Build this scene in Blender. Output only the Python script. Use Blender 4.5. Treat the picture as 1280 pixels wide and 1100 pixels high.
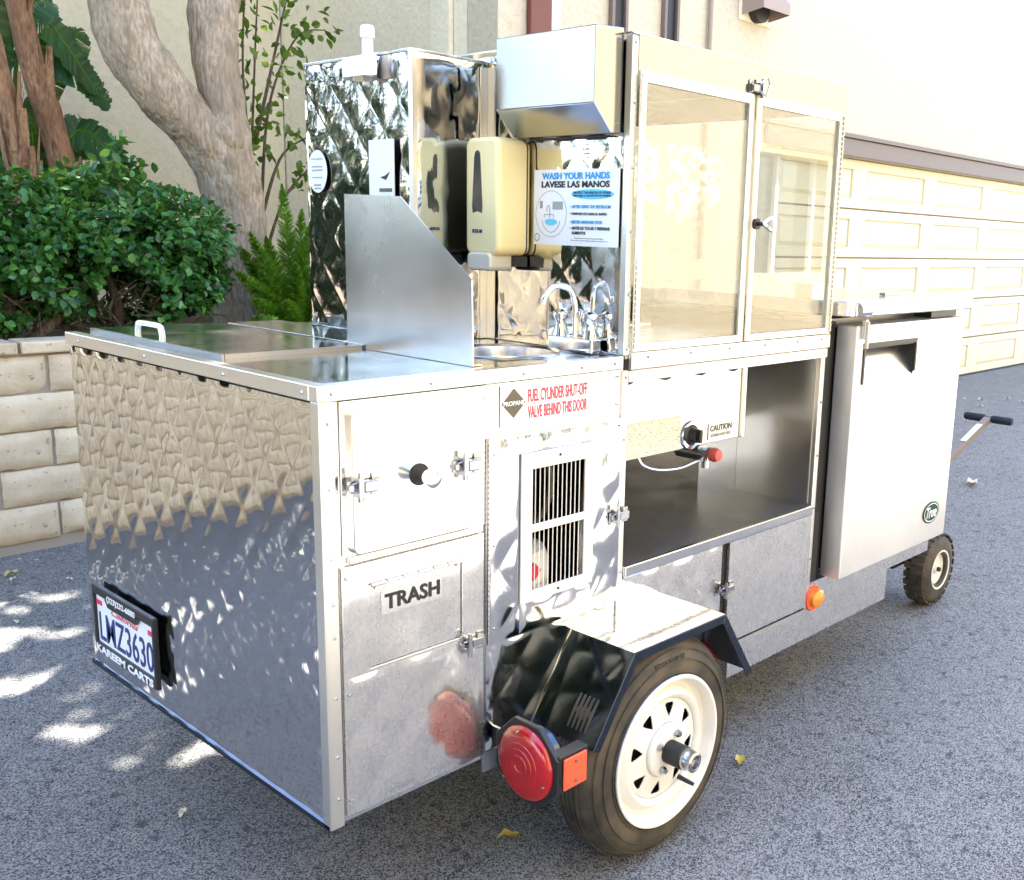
import bpy, bmesh, math, random
import numpy as np
from mathutils import Vector, Matrix, noise as mnoise
R = math.radians
random.seed(7); rng = np.random.default_rng(7)
for o in list(bpy.data.objects): bpy.data.objects.remove(o)
scene = bpy.context.scene
col = scene.collection

# ---------------------------------------------------------------- camera
YAW, PIT, ROL, FPX = 0.7131087, 0.2014696, 0.0331870, 1273.6887
fw = Vector((math.cos(YAW)*math.cos(PIT), math.sin(YAW)*math.cos(PIT), -math.sin(PIT)))
rt = Vector((math.sin(YAW), -math.cos(YAW), 0)); up = rt.cross(fw)
r2 = rt*math.cos(ROL)+up*math.sin(ROL); u2 = -rt*math.sin(ROL)+up*math.cos(ROL)
cd = bpy.data.cameras.new('camera'); cam = bpy.data.objects.new('camera', cd); col.objects.link(cam)
m = Matrix((r2, u2, -fw)).transposed().to_4x4(); m.translation = (-0.88688, -1.44765, 1.34679)
cam.matrix_world = m
cd.sensor_width = 36; cd.lens = FPX/1280*36
cd.shift_x = (640-796.517)/1280; cd.shift_y = (554.5186-550)/1280
cd.clip_end = 600; cd.clip_start = 0.05
scene.camera = cam

# ---------------------------------------------------------------- sky and sun
SUN_EL = R(65); SUN_AZ = R(4)      # the sun stands behind the garages (+Y), a touch towards +X
SD = Vector((math.sin(SUN_AZ)*math.cos(SUN_EL), math.cos(SUN_AZ)*math.cos(SUN_EL), math.sin(SUN_EL)))
w = bpy.data.worlds.new('World'); scene.world = w; w.use_nodes = True
nt = w.node_tree; bg = nt.nodes['Background']
sky = nt.nodes.new('ShaderNodeTexSky'); sky.sky_type = 'NISHITA'; sky.sun_disc = False
sky.sun_elevation = SUN_EL; sky.sun_rotation = SUN_AZ
sky.air_density = 1.0; sky.dust_density = 1.2
nt.links.new(sky.outputs[0], bg.inputs[0]); bg.inputs[1].default_value = 0.15
sl = bpy.data.lights.new('sun', 'SUN'); sl.energy = 5.0; sl.angle = R(0.53); sl.color = (1, .95, .86)
so = bpy.data.objects.new('sun', sl); col.objects.link(so)
so.rotation_euler = SD.to_track_quat('Z', 'Y').to_euler()
so.location = (0, 6, 20)
vs = scene.view_settings
vs.view_transform = 'Standard'; vs.look = 'None'; vs.gamma = 1; vs.use_curve_mapping = False
vs.exposure = 3.1
cy = scene.cycles; cy.max_bounces = 8; cy.diffuse_bounces = 3; cy.glossy_bounces = 5; cy.transmission_bounces = 4; cy.transparent_max_bounces = 12; cy.caustics_reflective = False; cy.caustics_refractive = False

# ---------------------------------------------------------------- materials
def mat(name, colr=(.5,.5,.5), rough=.5, metal=0, **k):
    m = bpy.data.materials.new(name); m.use_nodes = True
    b = m.node_tree.nodes['Principled BSDF']
    b.inputs['Base Color'].default_value = (*colr, 1); b.inputs['Roughness'].default_value = rough
    b.inputs['Metallic'].default_value = metal
    for kk, v in k.items(): b.inputs[kk].default_value = v
    return m
def N(m, t, **k):
    n = m.node_tree.nodes.new(t)
    for a, v in k.items(): setattr(n, a, v)
    return n
def L(m, a, b): m.node_tree.links.new(a, b)
def BS(m): return m.node_tree.nodes['Principled BSDF']
def tex(m, kind, scale, detail=4, coord='Object', mapscale=None, rot=None):
    tc = N(m, 'ShaderNodeTexCoord'); out = tc.outputs[coord]
    if mapscale or rot:
        mp = N(m, 'ShaderNodeMapping'); L(m, out, mp.inputs[0]); out = mp.outputs[0]
        if mapscale: mp.inputs['Scale'].default_value = mapscale
        if rot: mp.inputs['Rotation'].default_value = rot
    n = N(m, kind); L(m, out, n.inputs['Vector']); n.inputs['Scale'].default_value = scale
    if 'Detail' in n.inputs: n.inputs['Detail'].default_value = detail
    return n
def ramp(m, fac, stops):
    r = N(m, 'ShaderNodeValToRGB'); L(m, fac, r.inputs[0]); e = r.color_ramp.elements
    while len(e) < len(stops): e.new(.5)
    for i, (p, c) in enumerate(stops):
        e[i].position = p; e[i].color = (*c, 1) if len(c) == 3 else c
    return r
def mixc(m, fac, a, b, mode='MIX'):
    n = N(m, 'ShaderNodeMix', data_type='RGBA', blend_type=mode)
    if hasattr(fac, 'links'): L(m, fac, n.inputs[0])
    else: n.inputs[0].default_value = fac
    for s, v in ((n.inputs[6], a), (n.inputs[7], b)):
        if hasattr(v, 'links'): L(m, v, s)
        else: s.default_value = (*v, 1)
    return n.outputs[2]
def bump(m, h, strength=.3, dist=.01, prev=None):
    b = N(m, 'ShaderNodeBump'); b.inputs['Strength'].default_value = strength; b.inputs['Distance'].default_value = dist
    L(m, h, b.inputs['Height'])
    if prev is not None: L(m, prev, b.inputs['Normal'])
    return b.outputs[0]
def g3(v): return (v, v, v)

def steel(name, base=.72, r0=.08, r1=.2, dust=.35, warp=.0, scratch=1.0, brush=None, tint=(1,1,1)):
    m = mat(name, tuple(base*t for t in tint), r0, 1)
    n1 = tex(m, 'ShaderNodeTexNoise', 9, 5)
    rr = ramp(m, n1.outputs['Fac'], [(.3, g3(r0)), (.72, g3(r1))])
    if brush:
        nb = tex(m, 'ShaderNodeTexNoise', 60, 3, mapscale=brush)
        o = mixc(m, .25, rr.outputs[0], ramp(m, nb.outputs['Fac'], [(.2, g3(r0)), (.8, g3(min(.6, r1*1.6)))]).outputs[0])
    else: o = rr.outputs[0]
    L(m, o, BS(m).inputs['Roughness'])
    n2 = tex(m, 'ShaderNodeTexNoise', 3.2, 3); n3 = tex(m, 'ShaderNodeTexNoise', 140, 2, mapscale=(1, 1, .15))
    c = mixc(m, n2.outputs['Fac'], tuple(base*.86*t for t in tint), tuple(min(1, base*1.08*t) for t in tint))
    # dust and water spots
    n4 = tex(m, 'ShaderNodeTexNoise', 38, 6)
    c = mixc(m, ramp(m, n4.outputs['Fac'], [(.66, g3(0)), (.74, g3(dust))]).outputs[0], c, tuple(base*.62*t for t in tint))
    L(m, c, BS(m).inputs['Base Color'])
    b1 = bump(m, n2.outputs['Fac'], .25, .012*(1+warp))
    b2 = bump(m, n3.outputs['Fac'], .05*scratch, .002, b1)
    L(m, b2, BS(m).inputs['Normal'])
    return m
def brushed(name, base, r0, r1, metal=1):
    m = mat(name, g3(base), r0, metal)
    n = tex(m, 'ShaderNodeTexNoise', 2.4, 3); n2 = tex(m, 'ShaderNodeTexNoise', 1.7, 2); n3 = tex(m, 'ShaderNodeTexNoise', 24, 6)
    L(m, mixc(m, ramp(m, n3.outputs['Fac'], [(.45, g3(0)), (.75, g3(.15))]).outputs[0], ramp(m, n.outputs['Fac'], [(.3, g3(r0)), (.7, g3(r1))]).outputs[0], g3(r1*1.25)), BS(m).inputs['Roughness'])
    L(m, mixc(m, n3.outputs['Fac'], g3(base*.94), g3(base*1.03)), BS(m).inputs['Base Color'])
    L(m, bump(m, n2.outputs['Fac'], .3, .012), BS(m).inputs['Normal']); return m
M = {}
M['mirror'] = steel('mirror_quilted_steel', .74, .03, .08)
M['mirror_dull'] = steel('worn_quilted_steel', .76, .05, .15)
M['steel'] = brushed('stainless_sheet', .76, .12, .2)
M['steel_v'] = brushed('brushed_stainless', .77, .2, .28)
def scuffed():
    m = steel('scuffed_steel', .80, .05, .11, .25); t = m.node_tree
    b2 = N(m, 'ShaderNodeBsdfPrincipled'); b2.inputs['Metallic'].default_value = 1; b2.inputs['Roughness'].default_value = .48; b2.inputs['Base Color'].default_value = (.84, .83, .8, 1)
    sw = tex(m, 'ShaderNodeTexWave', 14, 3); sw.inputs['Distortion'].default_value = 14; sw.inputs['Detail Scale'].default_value = 2.5
    n = tex(m, 'ShaderNodeTexNoise', 30, 5)
    f = mixc(m, .88, sw.outputs['Color'], n.outputs['Color'])
    mx = N(m, 'ShaderNodeMixShader'); L(m, ramp(m, f, [(.3, g3(.2)), (.7, g3(.31))]).outputs[0], mx.inputs[0])
    L(m, BS(m).outputs[0], mx.inputs[1]); L(m, b2.outputs[0], mx.inputs[2]); L(m, mx.outputs[0], t.nodes['Material Output'].inputs[0]); return m
M['trash_steel'] = scuffed()
M['alu'] = mat('aluminium_trim', (.82, .80, .74), .32, 1)
M['chrome'] = mat('chrome', (.82, .82, .83), .08, 1)
M['zinc'] = mat('zinc_hardware', (.45, .46, .48), .25, 1)
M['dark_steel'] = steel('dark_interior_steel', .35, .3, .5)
M['galv'] = brushed('dull_stainless', .38, .14, .2)
M['fridge'] = brushed('fridge_stainless', .82, .40, .48)
M['counter'] = steel('counter_steel', .7, .06, .2)
M['soot'] = mat('blackened_steel', (.035, .035, .035), .55, .5)
M['black_paint'] = mat('black_frame_paint', (.012, .013, .016), .35)
M['black_plastic'] = mat('black_plastic', (.015, .015, .016), .4)
M['white_plate'] = mat('white_sheet', (.8, .8, .78), .4)
M['white_vent'] = mat('white_enamel', (.82, .81, .77), .35)
M['cream_plastic'] = mat('cream_plastic', (.85, .75, .40), .35)
M['pale_plastic'] = mat('pale_translucent_plastic', (.62, .62, .52), .3)
M['smoke_plastic'] = mat('smoky_window', (.06, .065, .06), .12)
M['blue_ink'] = mat('blue_ink', (.02, .33, .68), .5)
M['ltblue_ink'] = mat('light_blue_ink', (.12, .55, .78), .5)
M['black_ink'] = mat('black_ink', (.012, .012, .018), .5)
M['grey_ink'] = mat('grey_ink', (.3, .32, .34), .5)
M['navy_ink'] = mat('navy_ink', (.015, .03, .16), .4)
M['red_ink'] = mat('red_ink', (.75, .03, .09), .5)
M['olive_ink'] = mat('olive_ink', (.10, .085, .06), .5)
M['white_ink'] = mat('white_ink', (.85, .85, .85), .5)
M['sticker'] = mat('white_sticker', (.8, .82, .82), .35)
M['silver_sticker'] = mat('pale_label', (.7, .7, .69), .22, .95)
M['orange'] = mat('orange_reflector', (.85, .12, .05), .25)
M['amber'] = mat('amber_lens', (.9, .32, .01), .15, **{'Transmission Weight': .15, 'Coat Weight': .6})
M['pvc'] = mat('white_pvc', (.8, .8, .78), .35)
M['green_enamel'] = mat('dark_green_enamel', (.012, .06, .055), .25)
M['red_knob'] = mat('red_plastic_knob', (.55, .1, .08), .4)
M['grip'] = mat('navy_foam_grip', (.012, .014, .022), .75)
M['glass_dark'] = mat('dark_window_glass', (.02, .022, .025), .05, 0, **{'Coat Weight': .5})

def lens_red(): return mat('red_lens', (.42, .004, .007), .1, 0, **{'Coat Weight': .6, 'Coat Roughness': .05})
M['red_lens'] = lens_red()
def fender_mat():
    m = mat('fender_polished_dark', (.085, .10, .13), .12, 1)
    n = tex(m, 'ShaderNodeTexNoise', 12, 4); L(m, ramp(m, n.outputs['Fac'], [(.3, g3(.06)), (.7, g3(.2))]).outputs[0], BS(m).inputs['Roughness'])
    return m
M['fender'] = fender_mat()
def rim_mat():
    m = mat('white_rim_paint', (.8, .79, .75), .35)
    n = tex(m, 'ShaderNodeTexNoise', 14, 6); n2 = tex(m, 'ShaderNodeTexNoise', 70, 3)
    c = mixc(m, ramp(m, n.outputs['Fac'], [(.62, g3(0)), (.8, g3(.5))]).outputs[0], (.8, .79, .75), (.42, .36, .28))
    L(m, c, BS(m).inputs['Base Color']); return m
M['rim'] = rim_mat()
def tyre_mat():
    m = mat('tyre_rubber', (.03, .028, .025), .75)
    n = tex(m, 'ShaderNodeTexNoise', 11, 8); n2 = tex(m, 'ShaderNodeTexNoise', 90, 4)
    c = mixc(m, ramp(m, n.outputs['Fac'], [(.35, g3(0)), (.7, g3(1))]).outputs[0], (.022, .021, .02), (.11, .09, .06))
    L(m, c, BS(m).inputs['Base Color']); L(m, bump(m, n2.outputs['Fac'], .4, .002), BS(m).inputs['Normal']); return m
M['tyre'] = tyre_mat()
def asphalt():
    m = mat('asphalt', (.07, .07, .075), .85)
    n1 = tex(m, 'ShaderNodeTexNoise', 1.5, 7); n2 = tex(m, 'ShaderNodeTexNoise', 7, 9)
    v = tex(m, 'ShaderNodeTexVoronoi', 330); v2 = tex(m, 'ShaderNodeTexVoronoi', 95)
    nf = tex(m, 'ShaderNodeTexNoise', 420, 2)
    c = mixc(m, ramp(m, n1.outputs['Fac'], [(.36, g3(0)), (.64, g3(1))]).outputs[0], (.015, .016, .020), (.056, .058, .065))
    c = mixc(m, ramp(m, n2.outputs['Fac'], [(.46, g3(0)), (.64, g3(.85))]).outputs[0], c, (.082, .082, .085))
    sep = N(m, 'ShaderNodeSeparateColor'); L(m, v.outputs['Color'], sep.inputs[0])
    c = mixc(m, ramp(m, sep.outputs[0], [(.0, g3(0)), (.86, g3(0)), (.97, g3(.8)), (1, g3(.8))]).outputs[0], c,
             ramp(m, sep.outputs[0], [(.3, (.022, .022, .026)), (.6, (.42, .41, .39))]).outputs[0])
    n9 = tex(m, 'ShaderNodeTexNoise', 290, 4); c = mixc(m, 1, c, ramp(m, n9.outputs['Fac'], [(.33, g3(.5)), (.5, g3(.85)), (.68, g3(1.0))]).outputs[0], 'MULTIPLY')
    # hairline cracks
    vc = tex(m, 'ShaderNodeTexVoronoi', .55, mapscale=(1, 1, 1)); vc.feature = 'DISTANCE_TO_EDGE'
    nd = tex(m, 'ShaderNodeTexNoise', 3, 5); tc = [x for x in m.node_tree.nodes if x.type == 'TEX_COORD'][-2]
    mx = mixc(m, .22, tc.outputs['Object'], nd.outputs['Color']); L(m, mx, vc.inputs['Vector'])
    c = mixc(m, ramp(m, vc.outputs['Distance'], [(0, g3(.25)), (.003, g3(0))]).outputs[0], c, (.02, .02, .02))
    n8 = tex(m, 'ShaderNodeTexNoise', 26, 6); c = mixc(m, ramp(m, n8.outputs['Fac'], [(.30, g3(.75)), (.42, g3(0))]).outputs[0], c, (.018, .018, .021))
    n7 = tex(m, 'ShaderNodeTexNoise', 48, 5); c = mixc(m, ramp(m, n7.outputs['Fac'], [(.70, g3(0)), (.74, g3(.8))]).outputs[0], c, (.33, .32, .29))
    L(m, c, BS(m).inputs['Base Color'])
    b = bump(m, v.outputs['Distance'], .4, .003); b = bump(m, nf.outputs['Fac'], .5, .003, b); b = bump(m, n2.outputs['Fac'], .3, .01, b)
    L(m, b, BS(m).inputs['Normal'])
    return m
M['asphalt'] = asphalt()
def concrete():
    m = mat('pale_concrete', (.4, .38, .34), .9)
    n = tex(m, 'ShaderNodeTexNoise', 2.5, 8); L(m, mixc(m, n.outputs['Fac'], (.17, .165, .15), (.26, .25, .23)), BS(m).inputs['Base Color']); return m
M['concrete'] = concrete()
def stucco(name, a, b, dirt):
    m = mat(name, a, .9)
    n0 = tex(m, 'ShaderNodeTexNoise', .7, 6); n1 = tex(m, 'ShaderNodeTexNoise', 26, 8); n3 = tex(m, 'ShaderNodeTexNoise', 70, 4)
    c = mixc(m, n0.outputs['Fac'], a, b)
    c = mixc(m, ramp(m, n1.outputs['Fac'], [(.5, g3(0)), (.72, g3(.55))]).outputs[0], c, dirt)
    L(m, c, BS(m).inputs['Base Color'])
    bb = bump(m, ramp(m, n1.outputs['Fac'], [(.42, g3(0)), (.55, g3(1))]).outputs[0], .4, .008); bb = bump(m, n3.outputs['Fac'], .5, .005, bb)
    L(m, bb, BS(m).inputs['Normal']); return m
M['stucco'] = stucco('cream_stucco', (.64, .565, .42), (.59, .52, .38), (.47, .4, .29))
M['facing'] = stucco('tan_stucco', (.50, .405, .26), (.46, .375, .24), (.38, .31, .2))
M['stucco2'] = stucco('pale_stucco', (.90, .82, .62), (.86, .78, .58), (.74, .65, .48))
def blockm():
    m = mat('slump_block', (.55, .45, .32), .92)
    oi = N(m, 'ShaderNodeObjectInfo')
    n = tex(m, 'ShaderNodeTexNoise', 7, 6); n2 = tex(m, 'ShaderNodeTexNoise', 46, 5); n3 = tex(m, 'ShaderNodeTexVoronoi', 60)
    c = mixc(m, oi.outputs['Random'], (.76, .65, .44), (.66, .55, .38))
    c = mixc(m, ramp(m, n.outputs['Fac'], [(.45, g3(0)), (.75, g3(.7))]).outputs[0], c, (.45, .33, .22))
    c = mixc(m, ramp(m, n2.outputs['Fac'], [(.62, g3(0)), (.7, g3(.7))]).outputs[0], c, (.22, .16, .11))
    L(m, c, BS(m).inputs['Base Color'])
    b = bump(m, n.outputs['Fac'], .5, .012); b = bump(m, n2.outputs['Fac'], .6, .005, b)
    L(m, b, BS(m).inputs['Normal']); return m
M['block'] = blockm()
M['mortar'] = mat('mortar', (.36, .31, .25), .95)
def soil():
    m = mat('soil', (.07, .045, .03), .95)
    n = tex(m, 'ShaderNodeTexNoise', 18, 8); L(m, mixc(m, n.outputs['Fac'], (.03, .02, .014), (.15, .1, .065)), BS(m).inputs['Base Color'])
    L(m, bump(m, n.outputs['Fac'], 1, .03), BS(m).inputs['Normal']); return m
M['soil'] = soil()
def gdoor():
    m = mat('garage_door_paint', (.76, .66, .43), .5)
    n = tex(m, 'ShaderNodeTexNoise', 1.3, 6); n2 = tex(m, 'ShaderNodeTexNoise', 9, 6)
    c = mixc(m, n.outputs['Fac'], (.80, .72, .50), (.73, .64, .42)); c = mixc(m, ramp(m, n2.outputs['Fac'], [(.55, g3(0)), (.8, g3(.5))]).outputs[0], c, (.62, .51, .32))
    L(m, c, BS(m).inputs['Base Color']); return m
M['garage'] = gdoor()
M['brown_trim'] = mat('brown_trim_paint', (.20, .155, .125), .6)
M['vent_paint'] = mat('faded_brown_paint', (.36, .28, .23), .6)
M['redwood'] = mat('red_brown_wood', (.16, .04, .02), .5)
def bark(name, a, b, c3, sc=1.0):
    m = mat(name, a, .9)
    n = tex(m, 'ShaderNodeTexNoise', 9*sc, 8, mapscale=(1, 1, .3)); n2 = tex(m, 'ShaderNodeTexNoise', 34*sc, 6, mapscale=(1, 1, .22)); n3 = tex(m, 'ShaderNodeTexNoise', 2.6, 4)
    c = mixc(m, ramp(m, n.outputs['Fac'], [(.35, g3(0)), (.68, g3(1))]).outputs[0], a, b)
    c = mixc(m, ramp(m, n2.outputs['Fac'], [(.52, g3(0)), (.7, g3(.75))]).outputs[0], c, c3)
    c = mixc(m, ramp(m, n3.outputs['Fac'], [(.5, g3(0)), (.7, g3(.4))]).outputs[0], c, c3)
    L(m, c, BS(m).inputs['Base Color'])
    n6 = tex(m, 'ShaderNodeTexNoise', 75, 7, mapscale=(1, 1, .35)); c = mixc(m, ramp(m, n6.outputs['Fac'], [(.42, g3(0)), (.6, g3(.6))]).outputs[0], c, tuple(x*.62 for x in b))
    n5 = tex(m, 'ShaderNodeTexVoronoi', 26*sc, mapscale=(1, 1, .28)); n5.feature = 'DISTANCE_TO_EDGE'
    c = mixc(m, ramp(m, n5.outputs['Distance'], [(.0, g3(.22)), (.07, g3(0))]).outputs[0], c, c3); L(m, c, BS(m).inputs['Base Color'])
    bb = bump(m, n6.outputs['Fac'], .9, .008); bb = bump(m, n.outputs['Fac'], 1, .04, bb); bb = bump(m, n2.outputs['Fac'], 1, .025, bb); bb = bump(m, n5.outputs['Distance'], .25, .008, bb); L(m, bb, BS(m).inputs['Normal']); return m
M['bark'] = bark('smooth_grey_bark', (.58, .49, .37), (.43, .35, .25), (.2, .145, .1))
M['bark2'] = bark('peeling_brown_bark', (.50, .31, .18), (.33, .18, .10), (.12, .065, .04), 1.4)
M['twig'] = bark('twig_bark', (.2, .15, .1), (.13, .1, .07), (.06, .045, .03), 3)
def leafm(name, c0, c1, c2, rough=.38, trans=.3):
    m = mat(name, c0, rough)
    ge = N(m, 'ShaderNodeNewGeometry')
    r = ramp(m, ge.outputs['Random Per Island'], [(0, c0), (.55, c1), (1, c2)])
    L(m, r.outputs[0], BS(m).inputs['Base Color'])
    if not trans: return m
    tr = N(m, 'ShaderNodeBsdfTranslucent'); br = mixc(m, .35, r.outputs[0], (.30, .42, .03)); L(m, br, tr.inputs[0])
    mx = N(m, 'ShaderNodeMixShader'); mx.inputs[0].default_value = trans
    L(m, BS(m).outputs[0], mx.inputs[1]); L(m, tr.outputs[0], mx.inputs[2])
    L(m, mx.outputs[0], m.node_tree.nodes['Material Output'].inputs[0]); return m
M['bush'] = leafm('bush_leaf', (.016, .075, .018), (.045, .18, .035), (.12, .33, .06), .3, .28)
M['canopy'] = leafm('tree_leaf', (.02, .06, .015), (.04, .11, .02), (.07, .16, .03), .4, .25)
M['canopy_plain'] = leafm('overhead_leaf', (.012, .03, .012), (.025, .055, .018), (.05, .09, .025), .45, 0)
M['shrub'] = leafm('shrub_leaf', (.05, .12, .015), (.09, .19, .02), (.15, .26, .03), .4, .4)
M['fern'] = leafm('fern_needle', (.06, .17, .012), (.12, .3, .02), (.22, .42, .03), .45, .35)
M['banana'] = leafm('paddle_leaf', (.03, .11, .035), (.05, .17, .06), (.10, .25, .06), .3, .4)
M['dryleaf'] = mat('dry_yellow_leaf', (.55, .42, .08), .6)
M['dryleaf2'] = mat('dry_pale_leaf', (.6, .54, .36), .6)
def glassm():
    m = bpy.data.materials.new('clear_pane'); m.use_nodes = True; t = m.node_tree; t.nodes.remove(BS(m))
    tr = N(m, 'ShaderNodeBsdfTransparent'); tr.inputs[0].default_value = (.95, .96, .94, 1)
    gl = N(m, 'ShaderNodeBsdfGlossy'); gl.inputs['Roughness'].default_value = .015
    lw = N(m, 'ShaderNodeLayerWeight'); lw.inputs[0].default_value = .5
    pw = N(m, 'ShaderNodeMath', operation='POWER'); L(m, lw.outputs['Facing'], pw.inputs[0]); pw.inputs[1].default_value = 4.0
    fr = N(m, 'ShaderNodeMath', operation='MULTIPLY_ADD'); L(m, pw.outputs[0], fr.inputs[0]); fr.inputs[1].default_value = .8; fr.inputs[2].default_value = .12
    df = N(m, 'ShaderNodeBsdfDiffuse'); df.inputs[0].default_value = (.75, .74, .7, 1)
    n = tex(m, 'ShaderNodeTexNoise', 7, 6)
    a = N(m, 'ShaderNodeMixShader'); L(m, fr.outputs[0], a.inputs[0]); L(m, tr.outputs[0], a.inputs[1]); L(m, gl.outputs[0], a.inputs[2])
    b = N(m, 'ShaderNodeMixShader'); L(m, ramp(m, n.outputs['Fac'], [(.3, g3(.015)), (.8, g3(.06))]).outputs[0], b.inputs[0]); L(m, a.outputs[0], b.inputs[1]); L(m, df.outputs[0], b.inputs[2])
    L(m, b.outputs[0], t.nodes['Material Output'].inputs[0]); return m
M['glass'] = glassm()
def labelm():
    m = mat('printed_spec_label', (.7, .7, .62), .4)
    br = tex(m, 'ShaderNodeTexBrick', 1.0, mapscale=(1, 1, 1)); tc = [x for x in m.node_tree.nodes if x.type == 'TEX_COORD'][-1]
    sp = N(m, 'ShaderNodeSeparateXYZ'); L(m, tc.outputs['Object'], sp.inputs[0]); cb = N(m, 'ShaderNodeCombineXYZ')
    L(m, sp.outputs[0], cb.inputs[0]); L(m, sp.outputs[2], cb.inputs[1]); L(m, cb.outputs[0], br.inputs['Vector'])
    br.inputs['Scale'].default_value = 60; br.inputs['Brick Width'].default_value = .9; br.inputs['Row Height'].default_value = .36; br.inputs['Mortar Size'].default_value = .1
    br.inputs['Color1'].default_value = (.2, .2, .18, 1); br.inputs['Color2'].default_value = (.6, .6, .54, 1); br.inputs['Mortar'].default_value = (.7, .7, .63, 1)
    n = tex(m, 'ShaderNodeTexNoise', 300, 2)
    L(m, mixc(m, ramp(m, n.outputs['Fac'], [(.45, g3(0)), (.6, g3(1))]).outputs[0], br.outputs['Color'], (.72, .72, .65)), BS(m).inputs['Base Color']); return m
M['speclabel'] = labelm()

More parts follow.
